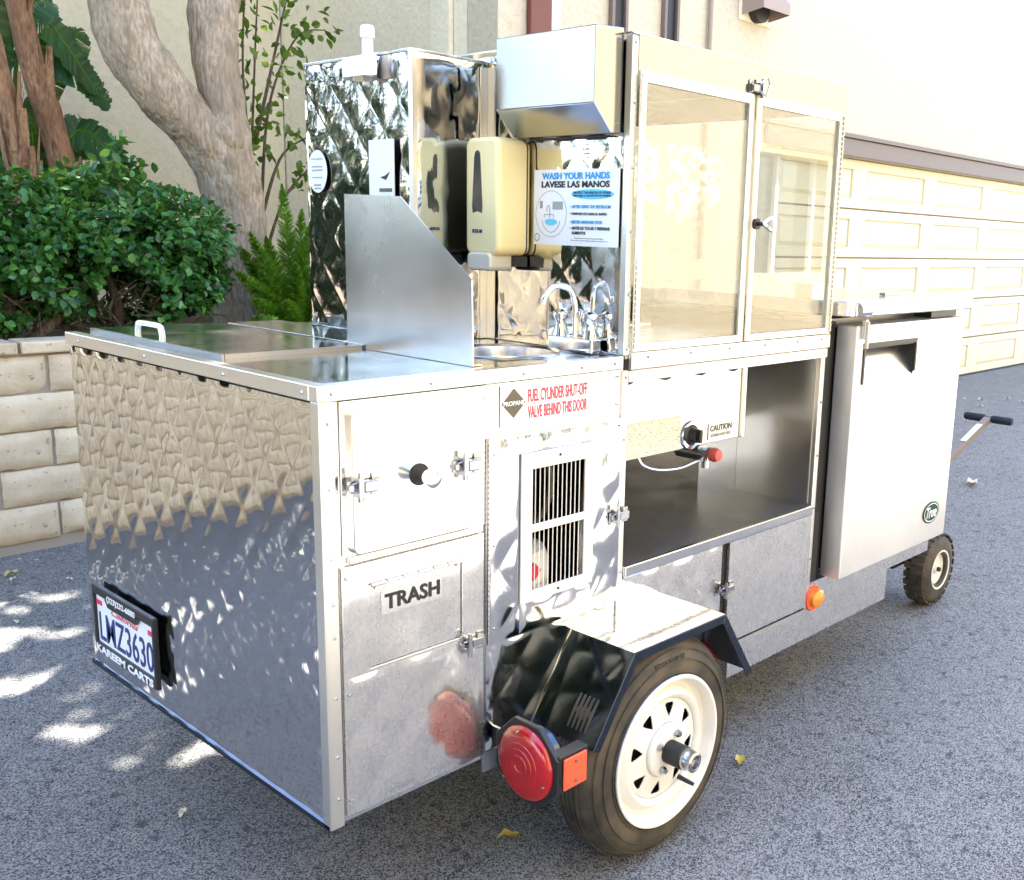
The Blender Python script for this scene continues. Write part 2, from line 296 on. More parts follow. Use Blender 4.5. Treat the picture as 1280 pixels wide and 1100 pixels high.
# ---------------------------------------------------------------- mesh helpers
class MB:
    def __init__(s): s.v = []; s.f = []
    def add(s, vs, fs):
        n = len(s.v); s.v += [tuple(x) for x in vs]; s.f += [tuple(i+n for i in f) for f in fs]; return s
    def box(s, x0, x1, y0, y1, z0, z1):
        return s.add([(x0,y0,z0),(x1,y0,z0),(x1,y1,z0),(x0,y1,z0),(x0,y0,z1),(x1,y0,z1),(x1,y1,z1),(x0,y1,z1)],
                     [(0,3,2,1),(4,5,6,7),(0,1,5,4),(1,2,6,5),(2,3,7,6),(3,0,4,7)])
    def prism(s, poly, d):      # poly: 3-D points, d: extrusion vector
        n = len(poly); d = Vector(d); a = [Vector(p) for p in poly]; b = [p+d for p in a]
        return s.add(a+b, [tuple(range(n))[::-1], tuple(range(n, 2*n))]+[(i, (i+1) % n, n+(i+1) % n, n+i) for i in range(n)])
    def tube(s, pts, rad, seg=12, cap=True, nz=0, seed=0, nscale=3):
        pts = [Vector(p) for p in pts]
        if not hasattr(rad, '__len__'): rad = [rad]*len(pts)
        rings = []; ref = Vector((.31, .87, .4)).normalized(); nu = None
        for i, p in enumerate(pts):
            t = (pts[min(i+1, len(pts)-1)]-pts[max(i-1, 0)]).normalized()
            if nu is None: nu = t.cross(ref).normalized()
            else: nu = (nu - t*nu.dot(t)).normalized()
            bn = t.cross(nu); ring = []
            for k in range(seg):
                a = 2*math.pi*k/seg; d = nu*math.cos(a)+bn*math.sin(a); r = rad[i]
                if nz:
                    q = p+d*r; r *= 1+nz*mnoise.noise(Vector((q.x*nscale+seed, q.y*nscale, q.z*nscale*.5)))+.4*nz*mnoise.noise(q*nscale*4)+.22*nz*mnoise.noise(Vector((q.x*38, q.y*38, q.z*14)))
                ring.append(p+d*r)
            rings.append(ring)
        vs = [q for r_ in rings for q in r_]; fs = []
        for i in range(len(pts)-1):
            for k in range(seg):
                k2 = (k+1) % seg; fs.append((i*seg+k, i*seg+k2, (i+1)*seg+k2, (i+1)*seg+k))
        if cap: fs += [tuple(range(seg))[::-1], tuple((len(pts)-1)*seg+k for k in range(seg))]
        return s.add(vs, fs)
    def cyl(s, a, b, r, r1=None, seg=20): return s.tube([a, b], [r, r if r1 is None else r1], seg)
    def lathe(s, prof, c, axis='y', seg=48, closed=False):   # prof: (r, h) along axis from c
        vs = []; n = len(prof)
        for k in range(seg):
            a = 2*math.pi*k/seg
            for r, h in prof:
                x, z = r*math.cos(a), r*math.sin(a)
                vs.append({'y': (c[0]+x, c[1]+h, c[2]+z), 'x': (c[0]+h, c[1]+x, c[2]+z), 'z': (c[0]+x, c[1]+z, c[2]+h)}[axis])
        fs = []
        for k in range(seg):
            k2 = (k+1) % seg
            for i in range(n if closed else n-1): j = (i+1) % n; fs.append((k*n+i, k*n+j, k2*n+j, k2*n+i))
        return s.add(vs, fs)
    def sheet(s, ax, c, u0, u1, v0, v1, t=.004, holes=()):   # sheet facing -y / -x / +z with rectangular holes
        us = sorted({u0, u1, *[q for h in holes for q in h[:2]]}); vs = sorted({v0, v1, *[q for h in holes for q in h[2:]]})
        def P(u, v, k):
            if ax == 'y': return (u, c+k*t, v)
            if ax == 'x': return (c+k*t, u, v)
            return (u, v, c-k*t)
        idx = {}; V = []
        def vi(i, j, k):
            if (i, j, k) not in idx: idx[i, j, k] = len(V); V.append(P(us[i], vs[j], k))
            return idx[i, j, k]
        def solid(i, j):
            if not (0 <= i < len(us)-1 and 0 <= j < len(vs)-1): return False
            cu, cv = (us[i]+us[i+1])/2, (vs[j]+vs[j+1])/2
            return not any(h[0] < cu < h[1] and h[2] < cv < h[3] for h in holes)
        F = []
        for i in range(len(us)-1):
            for j in range(len(vs)-1):
                if not solid(i, j): continue
                q = [(i, j), (i+1, j), (i+1, j+1), (i, j+1)]
                F.append([vi(*a, 0) for a in q]); F.append([vi(*a, 1) for a in q][::-1])
                for (di, dj), (a, b) in zip(((0, -1), (1, 0), (0, 1), (-1, 0)), ((0, 1), (1, 2), (2, 3), (3, 0))):
                    if not solid(i+di, j+dj): F.append([vi(*q[b], 0), vi(*q[a], 0), vi(*q[a], 1), vi(*q[b], 1)])
        return s.add(V, F)
    def quilt(s, ax, c, u0, u1, v0, v1, cw=.1, ch=.1, A=.004, step=.008, sharp=.7, seed=0, oil=.0015, t=.004):
        nu, nv = max(2, int((u1-u0)/step)), max(2, int((v1-v0)/step)); V = []; F = []
        for j in range(nv+1):
            for i in range(nu+1):
                u = u0+(u1-u0)*i/nu; v = v0+(v1-v0)*j/nv
                a = u/cw+v/ch; b = u/cw-v/ch
                h = A*(abs(math.sin(math.pi*a)*math.sin(math.pi*b)))**sharp*(1+.22*mnoise.noise(Vector((u*7+seed, v*7, 2))))
                h += oil*mnoise.noise(Vector((u*4.5+seed, v*4.5, seed)))+oil*.35*mnoise.noise(Vector((u*19+seed, v*19, seed)))
                e = min(u-u0, u1-u, v-v0, v1-v)/.012; h *= min(1, max(0, e))
                V.append({'y': (u, c-h, v), 'x': (c-h, u, v), 'z': (u, v, c+h)}[ax])
        w_ = nu+1
        for j in range(nv):
            for i in range(nu): F.append((j*w_+i, j*w_+i+1, (j+1)*w_+i+1, (j+1)*w_+i))
        nb = len(V)
        for (i, j) in ((0, 0), (nu, 0), (nu, nv), (0, nv)):
            p = list(V[j*w_+i]); k = {'y': 1, 'x': 0, 'z': 2}[ax]; p[k] = c+(t if ax != 'z' else -t); V.append(tuple(p))
        F.append((nb, nb+3, nb+2, nb+1))
        F.append(tuple(range(nu+1))+(nb+1, nb)); F.append(tuple(j*w_+nu for j in range(nv+1))+(nb+2, nb+1))
        F.append(tuple(nv*w_+i for i in range(nu, -1, -1))+(nb+3, nb+2)); F.append(tuple(j*w_ for j in range(nv, -1, -1))+(nb, nb+3))
        return s.add(V, F)
    def mesh(s, name, recalc=True):
        me = bpy.data.meshes.new(name); me.from_pydata(s.v, [], s.f)
        if recalc:
            bm = bmesh.new(); bm.from_mesh(me); bmesh.ops.recalc_face_normals(bm, faces=bm.faces); bm.to_mesh(me); bm.free()
        return me
def link(name, me, m, parent=None, smooth=False, bevel=0, seg=2):
    o = bpy.data.objects.new(name, me); col.objects.link(o)
    if m and not me.materials: me.materials.append(M[m] if isinstance(m, str) else m)
    if smooth:
        me.shade_smooth() if hasattr(me, 'shade_smooth') else None
        try: me.set_sharp_from_angle(angle=R(smooth if smooth is not True else 40))
        except Exception: pass
    if bevel:
        b = o.modifiers.new('edge', 'BEVEL'); b.width = bevel; b.segments = seg; b.limit_method = 'ANGLE'; b.angle_limit = R(40)
    if parent:
        o.parent = parent; o.matrix_parent_inverse = ORG.get(parent.name, Matrix()).inverted()
    return o
ORG = {}
def part(name, mb, m, parent, smooth=False, bevel=0, seg=2): return link(name, mb.mesh(name), m, parent, smooth, bevel, seg)
def thing(name, label, cat, loc=(0, 0, 0), group=None):
    o = bpy.data.objects.new(name, None); col.objects.link(o); o.location = loc; o.empty_display_size = .2
    o['label'] = label; o['category'] = cat
    if group: o['group'] = group
    ORG[o.name] = Matrix.Translation(loc); return o
def solo(name, mb, m, label, cat, group=None, **k):
    o = part(name, mb, m, None, **k); o['label'] = label; o['category'] = cat
    if group: o['group'] = group
    return o
def struct(name, mb, m, **k): o = part(name, mb, m, None, **k); o['kind'] = 'structure'; return o
FR = {'y': Matrix(((1,0,0),(0,0,-1),(0,1,0))), 'x': Matrix(((0,0,-1),(-1,0,0),(0,1,0)))}
def text(name, s, ax, c, u0, u1, v0, v1, m, parent, bold=.0, depth=.0006, shear=0):
    cu = bpy.data.curves.new('t', 'FONT'); cu.body = s; cu.offset = bold; cu.extrude = depth; cu.shear = shear; cu.resolution_u = 3
    o = bpy.data.objects.new('t', cu); col.objects.link(o)
    dg = bpy.context.evaluated_depsgraph_get(); me = bpy.data.meshes.new_from_object(o.evaluated_get(dg))
    bpy.data.objects.remove(o); bpy.data.curves.remove(cu)
    xs = [v.co.x for v in me.vertices]; ys = [v.co.y for v in me.vertices]
    a0, a1, b0, b1 = min(xs), max(xs), min(ys), max(ys)
    for v in me.vertices:
        tu = (v.co.x-a0)/(a1-a0); tv = (v.co.y-b0)/(b1-b0); w_ = v.co.z
        vv = v0+(v1-v0)*tv
        if ax == 'y': v.co = (u0+(u1-u0)*tu, c-w_, vv)
        else: v.co = (c-w_, u1-(u1-u0)*tu, vv)
    me.name = name; return link(name, me, m, parent)
def ellipse(ax, c, uc, vc, ru, rv, t=.001, n=36):
    pts = []
    for k in range(n):
        a = 2*math.pi*k/n; u = uc+ru*math.cos(a); v = vc+rv*math.sin(a)
        pts.append((u, c, v) if ax == 'y' else (c, u, v))
    return MB().prism(pts, (0, t, 0) if ax == 'y' else (t, 0, 0))
def ring(ax, c, uc, vc, ru, rv, wd=.0012, t=.001, n=48):
    mb = MB(); V = []; F = []
    for k in range(n):
        a = 2*math.pi*k/n
        for f in (0, -wd):
            u = uc+(ru+f)*math.cos(a); v = vc+(rv+f)*math.sin(a); V.append((u, c, v) if ax == 'y' else (c, u, v))
        k2 = (k+1) % n; F.append((2*k, 2*k2, 2*k2+1, 2*k+1))
    return mb.add(V, F)
def rrect(ax, c, u0, u1, v0, v1, r, t, n=6):
    pts = []
    for cu, cv, a0 in ((u1-r, v1-r, 0), (u0+r, v1-r, 90), (u0+r, v0+r, 180), (u1-r, v0+r, 270)):
        for k in range(n+1):
            a = R(a0+90*k/n); u, v = cu+r*math.cos(a), cv+r*math.sin(a)
            pts.append((u, c, v) if ax == 'y' else ((c, u, v) if ax == 'x' else (u, v, c)))
    return MB().prism(pts, {'y': (0, t, 0), 'x': (t, 0, 0), 'z': (0, 0, t)}[ax])
def rivets(name, pts, ax, parent, r=.0035):
    mb = MB()
    for p in pts:
        d = {'y': (0, -.003, 0), 'x': (-.003, 0, 0)}[ax]; q = (p[0]+d[0], p[1]+d[1], p[2]+d[2]); mb.cyl(p, q, r, r*.6, 8)
    o = part(name, mb, 'zinc', parent, True); o['kind'] = 'stuff'; return o

# leaf clouds with numpy
def leaf_mesh(name, P, D, Nn, ln, wd, fold=.18, droop=.0):
    P = np.asarray(P, float); n = len(P); D = D/np.linalg.norm(D, axis=1, keepdims=True)
    S = np.cross(D, Nn); S /= np.linalg.norm(S, axis=1, keepdims=True)+1e-9; Z = np.cross(S, D)
    ln = np.broadcast_to(ln, (n,))[:, None]; wd = np.broadcast_to(wd, (n,))[:, None]
    f = fold*wd
    V = np.stack([P, P+D*ln*.33+S*wd*.5+Z*f, P+D*ln*.7+S*wd*.42+Z*f, P+D*ln-Z*droop*ln, P+D*ln*.7-S*wd*.42+Z*f, P+D*ln*.33-S*wd*.5+Z*f], 1).reshape(-1, 3)
    b = (np.arange(n)*6)[:, None]
    F = np.concatenate([b+np.array([[0, 1, 2, 3]]), b+np.array([[0, 3, 4, 5]])], 1).reshape(-1, 4)
    me = bpy.data.meshes.new(name); me.vertices.add(len(V)); me.vertices.foreach_set('co', V.ravel())
    me.loops.add(F.size); me.loops.foreach_set('vertex_index', F.ravel().astype(np.int32))
    me.polygons.add(len(F)); me.polygons.foreach_set('loop_start', (np.arange(len(F))*4).astype(np.int32)); me.polygons.foreach_set('loop_total', np.full(len(F), 4, np.int32))
    me.update(); me.validate(); return me
def rdir(n, upb=0.0):
    d = rng.normal(size=(n, 3)); d[:, 2] += upb; return d/np.linalg.norm(d, axis=1, keepdims=True)

# ================================================================ SETTING
struct('ground', MB().add([(-60,-60,0),(60,-60,0),(60,60,0),(-60,60,0)], [(0,1,2,3)]), 'asphalt')
struct('driveway_apron', MB().box(-14, 16, -4.52, -2.9, -.02, .012), 'concrete')
struct('planter_soil', MB().box(-13, 2.92, 3.16, 5.09, -.02, .80), 'soil')
struct('garden_ground', MB().box(-22, -.76, 5.1, 16, -.02, .78), 'soil')

# slump-block retaining wall
wl = thing('retaining_wall', 'low cream slump block retaining wall in front of the bush', 'wall', (-5, 3.08, 0))
part('mortar_core', MB().box(-12.9, 2.9, 3.016, 3.15, 0, .815), 'mortar', wl)
bmesh_blocks = []
for k in range(4):
    mb = MB(); n1, n2 = 12, 6; hl, hh = .197, .0715
    V = []; F = []
    for j in range(n2+1):
        for i in range(n1+1):
            u = -hl+2*hl*i/n1; v = -hh+2*hh*j/n2; e = min(hl-abs(u), hh-abs(v))
            d = .016*min(1, e/.02)+.009*mnoise.noise(Vector((u*9+k*7, v*14, k)))+.003*mnoise.noise(Vector((u*45+k*7, v*45, k)))
            ed = (1-min(1, e/.03))*.006*mnoise.noise(Vector((u*40, v*40, k*3+9)))
            V.append((u+ed, -d, v+ed))
    for j in range(n2):
        for i in range(n1): a = j*(n1+1)+i; F.append((a, a+1, a+n1+2, a+n1+1))
    nb = len(V)
    for (i, j) in ((0, 0), (n1, 0), (n1, n2), (0, n2)): p = V[j*(n1+1)+i]; V.append((p[0], .05, p[2]))
    F.append(tuple(range(n1+1))+(nb+1, nb)); F.append(tuple(j*(n1+1)+n1 for j in range(n2+1))+(nb+2, nb+1))
    F.append(tuple(n2*(n1+1)+i for i in range(n1, -1, -1))+(nb+3, nb+2)); F.append(tuple(j*(n1+1) for j in range(n2, -1, -1))+(nb, nb+3))
    me = mb.add(V, F).mesh('block'); me.materials.append(M['block']); me.shade_smooth(); me.set_sharp_from_angle(angle=R(50)); bmesh_blocks.append(me)
for rrow in range(5):
    z = .045+.0735+rrow*.152
    x = -12.6+(.2 if rrow % 2 else 0)
    while x < 2.75:
        o = bpy.data.objects.new('block', bmesh_blocks[random.randrange(4)]); col.objects.link(o); o.parent = wl; o.matrix_parent_inverse = ORG['retaining_wall'].inverted()
        o.location = (x, 3.012+random.uniform(-.004, .004), z); o.rotation_euler = (random.uniform(-.01, .01), 0, random.uniform(-.008, .008)); x += .407
x = -12.7
capm = MB().box(-.197, .197, -.022, .14, -.024, .024).mesh('cap_block'); capm.materials.append(M['block'])
while x < 2.75:
    o = bpy.data.objects.new('cap_block', capm); col.objects.link(o); o.parent = wl; o.matrix_parent_inverse = ORG['retaining_wall'].inverted()
    b = o.modifiers.new('edge', 'BEVEL'); b.width = .007; b.segments = 2
    o.location = (x, 3.012, .832+random.uniform(-.002, .002)); x += .407

# garage building
gb = thing('garage_building', 'cream stucco building with a wide panelled garage door', 'building', (8, 3, 0))
GX0, GX1, GDH = 5.7, 12.9, 2.03
mb = MB().sheet('y', 2.93, 2.93, 19, -.05, 9.4, .25, holes=((GX0, GX1, -.05, GDH), (7.2, 19, 5.0, 9.4)))  # unseen upper storeys: tall to shade the alley, stepped low for more light
part('wall', mb, 'stucco', gb)
part('return_wall', MB().box(2.93, 3.18, 3.185, 5.3, -.05, 9.4), 'stucco2', gb)
part('pilaster', MB().box(2.895, 2.925, 3.3, 3.46, .8, 9.3), 'stucco2', gb)
part('roof', MB().box(2.7, 7.25, 2.75, 12, 9.42, 9.6), 'brown_trim', gb)
part('unseen_low_roof', MB().box(7.26, 19, 2.75, 12, 5.02, 5.15), 'brown_trim', gb)
part('unseen_step_wall', MB().box(7.0, 7.2, 3.19, 11.49, 5.2, 9.4), 'stucco', gb)
part('gable_wall', MB().box(3.19, 7.2, 11.5, 11.7, 0, 9.4), 'stucco', gb)
lin = part('lintel', MB().box(GX0-.25, GX1+.25, 2.885, 2.926, 2.03, 2.165), 'brown_trim', gb, bevel=.006)
part('drip_edge', MB().box(GX0-.28, GX1+.28, 2.865, 2.926, 2.168, 2.2), 'brown_trim', lin, bevel=.004)
gd = part('garage_door', MB().box(GX0-.05, GX1+.05, 3.06, 3.09, 0, GDH+.02), 'garage', gb)
nsec = 5; sh = GDH/nsec
for i in range(nsec):
    holes = []; px = GX0+.12
    while px+1.1 < GX1: holes.append((px, px+1.08, i*sh+.085, (i+1)*sh-.085)); px += 1.33
    part('door_section', MB().sheet('y', 3.0, GX0, GX1, i*sh+.006, (i+1)*sh-.006, .05, holes=holes), 'garage', gd, bevel=.006)
    for h in holes:
        mbp = MB(); a, b, c_, d_ = h; yo, yi = 3.022, 3.006; q = .035
        mbp.add([(a, yo, c_), (b, yo, c_), (b, yo, d_), (a, yo, d_), (a+q, yi, c_+q), (b-q, yi, c_+q), (b-q, yi, d_-q), (a+q, yi, d_-q)],
                [(0,1,5,4),(1,2,6,5),(2,3,7,6),(3,0,4,7),(4,5,6,7)])
        part('door_panel', mbp, 'garage', gd)
part('door_seal', MB().box(GX0, GX1, 2.99, 3.03, .0, .02), 'black_plastic', gd)
# small openings and fittings high on the wall
for (a, b, m_) in ((3.81, 3.9, 'black_ink'), (4.29, 4.385, 'black_ink')):
    wd = part('window', MB().box(a, b, 2.915, 2.927, 2.1, 4.2), m_, gb)
    part('window_frame', MB().box(b+.002, b+.025, 2.895, 2.927, 2.08, 4.22).box(a-.025, a-.002, 2.895, 2.927, 2.08, 4.22), 'brown_trim', wd)
wd = part('shutter', MB().box(3.13, 3.29, 2.89, 2.927, 2.0, 4.2), 'redwood', gb, bevel=.005)
part('shutter_trim', MB().box(3.294, 3.36, 2.9, 2.927, 1.98, 4.22), 'white_plate', wd)
part('conduit', MB().cyl((4.74, 2.905, 1.2), (4.74, 2.905, 6.5), .016, seg=10), 'vent_paint', gb, True)
vh = MB(); xa, xb, zt, zb = 5.1, 5.42, 3.12, 2.84
vh.add([(xa, 2.928, zt), (xb, 2.928, zt), (xb, 2.928, zb), (xa, 2.928, zb), (xa, 2.74, zb+.03), (xb, 2.74, zb+.03), (xa, 2.74, zb+.1), (xb, 2.74, zb+.1), (xa, 2.9, zt), (xb, 2.9, zt)],
       [(6, 7, 9, 8), (4, 5, 7, 6), (8, 9, 1, 0), (0, 3, 4, 6, 8), (1, 9, 7, 5, 2)])
vt = part('vent_hood', vh, 'vent_paint', gb)
part('vent_flange', MB().box(xa-.03, xb+.03, 2.918, 2.927, zb-.03, zt+.03), 'stucco2', vt)
part('vent_flap', MB().cyl((xa+.16, 2.86, zb+.06), (xa+.16, 2.925, zb+.06), .09), 'soot', vt, True)

# recessed low building behind the planter
rb = thing('stucco_building', 'plain cream stucco wall standing behind the trunks and shrubs', 'building', (1, 5.3, 0))
part('wall', MB().box(-.7, 2.92, 5.1, 5.35, 0, 4.1), 'stucco2', rb)
part('parapet_cap', MB().box(-.75, 2.92, 5.04, 5.4, 4.1, 4.2), 'stucco', rb)

# building across the alley, seen only in the reflections
ob = thing('tan_building', 'sunlit tan stucco building across the alley mirrored in the steel', 'building', (0, -4.6, 0))
holes = [(-6.5, -5.2, .9, 2.1), (1.9, 2.5, 1.15, 2.2), (4.3, 5.6, .0, 2.1), (7.5, 9, 1, 2.2)]
part('wall', MB().sheet('y', -4.82, -14, 16, 0, 5.2, .3, holes=holes), 'facing', ob)
for (a, b, c_, d_) in holes:
    wn = part('window', MB().box(a-.02, b+.02, -4.74, -4.72, c_, d_+.02), 'glass_dark', ob)
    for f in (0, .5, 1): part('window_frame', MB().box(a+(b-a-.05)*f, a+(b-a-.05)*f+.05, -4.71, -4.66, c_, d_), 'white_plate', wn)
part('eave', MB().box(-14.3, 16.3, -5.2, -4.55, 5.22, 5.4), 'brown_trim', ob)
part('wall', MB().box(-14, 16, -12, -11.8, 0, 5.2), 'stucco2', ob)

# ================================================================ PLANTS
tree = thing('tree', 'thick grey forked tree trunk leaning over the bush with leafy crown', 'tree', (1.86, 3.8, .8))
def smooth_pts(pts, n=6):
    P = [np.array(p, float) for p in pts]; out = []
    for i in range(len(P)-1):
        p0 = P[max(i-1, 0)]; p1 = P[i]; p2 = P[i+1]; p3 = P[min(i+2, len(P)-1)]
        for k in range(n):
            t = k/n; out.append(.5*((2*p1)+(-p0+p2)*t+(2*p0-5*p1+4*p2-p3)*t*t+(-p0+3*p1-3*p2+p3)*t**3))
    out.append(P[-1]); return out
def limb(pr, seg=24, nz=.12, seed=0, n=6):      # pr: (x,y,z,r)
    s_ = smooth_pts(pr, n); return MB().tube([q[:3] for q in s_], [max(.004, q[3]) for q in s_], seg, True, nz, seed)
tk = part('trunk', limb([(1.93, 3.8, .6, .19), (1.90, 3.8, .85, .15), (1.90, 3.8, 1.1, .135), (1.87, 3.8, 1.4, .15), (1.80, 3.8, 1.62, .16), (1.66, 3.8, 1.82, .142), (1.50, 3.82, 2.0, .132), (1.385, 3.84, 2.2, .13), (1.355, 3.85, 2.45, .13), (1.30, 3.8, 3.0, .12), (1.1, 3.8, 4.2, .1), (.6, 4.0, 6.2, .04)], 56, .2, 0, 14), 'bark', tree, True)
part('limb', limb([(1.88, 3.78, 1.3, .05), (1.85, 3.74, 1.6, .1), (1.81, 3.74, 1.88, .105), (1.785, 3.78, 2.2, .105), (1.82, 3.82, 2.45, .115), (1.95, 3.85, 3.0, .1), (2.1, 3.9, 4.2, .09), (2.3, 4.2, 6.3, .03)], 48, .2, 5, 14), 'bark', tree, True)
part('burl', limb([(1.70, 3.72, 1.86, .03), (1.76, 3.70, 1.79, .06), (1.83, 3.69, 1.73, .055), (1.87, 3.71, 1.66, .02)], 16, .2, 9), 'bark', tree, True)
for q in range(9):
    a0 = random.choice([(1.30, 3.8, 3.0), (1.1, 3.8, 4.2), (1.95, 3.85, 3.0), (2.1, 3.9, 4.2)]); e = (random.uniform(-4.5, 2.8), random.uniform(2, 6), random.uniform(6.2, 7))
    mid = [(a0[i]+e[i])/2+random.uniform(-.2, .2) for i in range(3)]
    part('branch', limb([(*a0, .06), (*mid, .04), (*e, .012)], 8, .05, q), 'bark', tree, True)
# unseen crown spread over the alley to shade it, gaps cut for sun dapples
GAPS = [(.17, 1.66, .10, .17), (.19, 1.0, .11, .13), (.09, 1.05, .05, .07), (.17, 2.15, .06, .10), (.06, 2.05, .05, .10), (.26, 2.57, .10, .05), (.02, 1.3, .06, .09), (.22, 1.32, .07, .07), (.30, 1.95, .05, .09), (-.02, 1.75, .05, .10), (.42, 1.1, .08, .1),
        (-.5, 1.9, .2, .12), (-.9, 1.2, .14, .2), (-.7, .7, .12, .1), (-1.3, 1.7, .2, .16), (-1.5, .9, .16, .2), (-2.0, 1.5, .2, .22), (-1.1, .3, .15, .1), (-2.3, .6, .2, .15), (-.35, 1.35, .08, .1), (-1.8, 2.3, .25, .15)]
nl = 56000
fx = rng.uniform(-5.5, 3.6, nl); fy = rng.uniform(-1.6, 3.6, nl); fz = 6.0+1.6*rng.random(nl)**1.2
# sun gaps, uneven clumping, and thinning that lets light onto the planter
keep = np.ones(nl, bool)
for (gx, gy, ga, gb_) in GAPS:
    n_ = ((fx-gx)/(ga+.035))**2+((fy-gy)/(gb_*.8+.035))**2; keep &= n_ > 1
cl = np.array([mnoise.noise(Vector((a*2.2, b*2.2, c*1.2))) for a, b, c in zip(fx, fy, fz)]); keep &= cl > -.42; keep &= ~((fy > 2.35) & (rng.random(nl) < .45))
fx, fy, fz = fx[keep], fy[keep], fz[keep]; k_ = fz/SD.z
P = np.stack([fx+k_*SD.x, fy+k_*SD.y, fz], 1); D = rdir(len(P), -.2); Nn = rdir(len(P), 1.3)
link('crown', leaf_mesh('crown', P, D, Nn, .135*rng.uniform(.8, 1.3, len(P)), .09), 'canopy_plain', tree)['kind'] = 'stuff'

# other trees further along the alley (seen in the mirror of the cart's back)
FT = ((-3.2, 7.4, 2.3, 1.7, 'dark leafy tree in the garden past the end of the rear wall'), (-6.4, 9.6, 2.9, 2.2, 'tall dark tree in the garden beyond the hedge'), (-9.5, 7.2, 2.6, 2.1, 'broad dark tree at the far side of the garden'), (-10.5, 1.2, 5.0, 2.6, 'tall broad tree at the far end of the alley'))
FT += ((-4.2, -3.2, 3.2, 1.7, 'unseen dense dark tree added across the alley to shade the left'), (-6.4, -1.2, 3.4, 1.9, 'unseen dense dark tree added at the alley end to block light'))  # two unseen trees added behind the camera to darken the left ground
for (tx, ty, hh, rr_, lab) in FT:
    t2 = thing('tree', lab, 'tree', (tx, ty, 0))
    part('trunk', limb([(tx, ty, 0, .2), (tx+.1, ty, 1.5, .16), (tx-.1, ty+.1, 2.6, .12), (tx, ty, hh, .05)], 16, .1, tx), 'bark', t2, True)
    n_ = 2600 if ty > 0 else 7000; q = rdir(n_)*rng.random((n_, 1))**.4*np.array([rr_, rr_, hh*.55])+np.array([tx, ty, hh]); q = q[[mnoise.noise(Vector(v)*1.1) > -.05 for v in q]]
    link('crown', leaf_mesh('crown', q, rdir(len(q), -.2), rdir(len(q), 1), .2, .12), 'canopy_plain', t2)['kind'] = 'stuff'
for i, (bx_, lab) in enumerate(((-1.5, 'clipped hedge bush on the planter beside the dense round bush'), (-3.0, 'second hedge bush along the planter away from the forked tree'), (-4.6, 'third hedge bush along the planter away from the forked tree'))):
    n_ = 4200; d = rdir(n_); q = d*(.6+.42*rng.random((n_, 1)))*np.array([.75, .36, .42])+np.array([bx_, 3.6, 1.2]); q = q[q[:, 2] > .82]
    hb_ = thing('bush', lab, 'bush', (bx_, 3.6, .8)); link('foliage', leaf_mesh('foliage', q, rdir(len(q), .3), rdir(len(q), 1), .07, .045), 'canopy_plain', hb_)['kind'] = 'stuff'
    part('stem', limb([(bx_, 3.6, .75, .03), (bx_+.05, 3.58, 1.0, .025), (bx_, 3.6, 1.3, .01)], 8, .1), 'twig', hb_, True)

# hedge bush
bush = thing('bush', 'round dense dark green bush above the block wall', 'bush', (.9, 3.5, .8))
lobes = [(1.28, 3.42, 1.25, .34, .32, .24), (.98, 3.38, 1.30, .34, .3, .26), (.62, 3.36, 1.25, .36, .3, .27), (.25, 3.36, 1.22, .4, .3, .26), (-.15, 3.4, 1.25, .4, .3, .28), (1.15, 3.36, 1.05, .36, .26, .2), (.75, 3.34, 1.1, .3, .24, .18), (.38, 3.34, 1.0, .35, .22, .17), (1.38, 3.5, 1.1, .24, .25, .2), (-.1, 3.36, 1.0, .3, .25, .2)]
PL = []; NL_ = []
for (x, y, z, a, b, c) in lobes:
    n_ = int(3600*a/.35); d = rdir(n_); rr = (.62+.42*rng.random((n_, 1)))
    wob = np.array([1+.22*mnoise.noise(Vector(v*2.6+np.array([x, y, z])*3)) for v in d])[:, None]
    q = d*rr*wob*np.array([a, b, c])+np.array([x, y, z]); PL.append(q); NL_.append(d)
P = np.concatenate(PL); ND = np.concatenate(NL_)
kp = np.array([mnoise.noise(Vector(v)*6.5) > -.16 for v in P]) & (P[:, 2] > .86)
hol = (((P[:, 0]-1.03)/.13)**2+((P[:, 2]-1.0)/.16)**2 < 1) & (P[:, 1] < 3.45); kp &= ~hol
P, ND = P[kp], ND[kp]
D = ND*.7+rdir(len(P))*.9; Nn = ND+np.array([0, 0, .8])+.5*rdir(len(P))
lw = rng.uniform(.8, 1.25, len(P))
link('foliage', leaf_mesh('foliage', P, D, Nn, .037*lw, .026*lw, .12, .1), 'bush', bush)['kind'] = 'stuff'
for (a, b, c) in (((1.06, 3.40, .78), (1.05, 3.36, 1.0), (.96, 3.4, 1.25)), ((1.12, 3.45, .78), (1.0, 3.5, 1.0), (1.2, 3.45, 1.3)), ((.62, 3.36, .78), (.6, 3.32, .95), (.75, 3.4, 1.2)), ((.5, 3.3, .78), (.35, 3.3, .92), (.2, 3.4, 1.2)), ((.62, 3.34, .78), (.75, 3.28, .9), (.95, 3.35, 1.1)), ((.9, 3.4, .78), (.85, 3.35, .98), (.7, 3.4, 1.2))):
    part('stem', limb([(*a, .028), (*b, .022), (*c, .012)], 10, .15, a[0]), 'twig', bush, True)
mb = MB()
for q in range(60):
    x = random.uniform(.2, 1.4); y = random.uniform(3.2, 3.45); z = random.uniform(.84, 1.0)
    mb.tube([(x, y, z), (x+random.uniform(-.12, .12), y+random.uniform(-.06, .06), z+random.uniform(.0, .1)), (x+random.uniform(-.2, .2), y+random.uniform(-.1, .1), z+random.uniform(.02, .2))], [.006, .005, .003], 5)
part('twigs', mb, 'twig', bush)['kind'] = 'stuff'
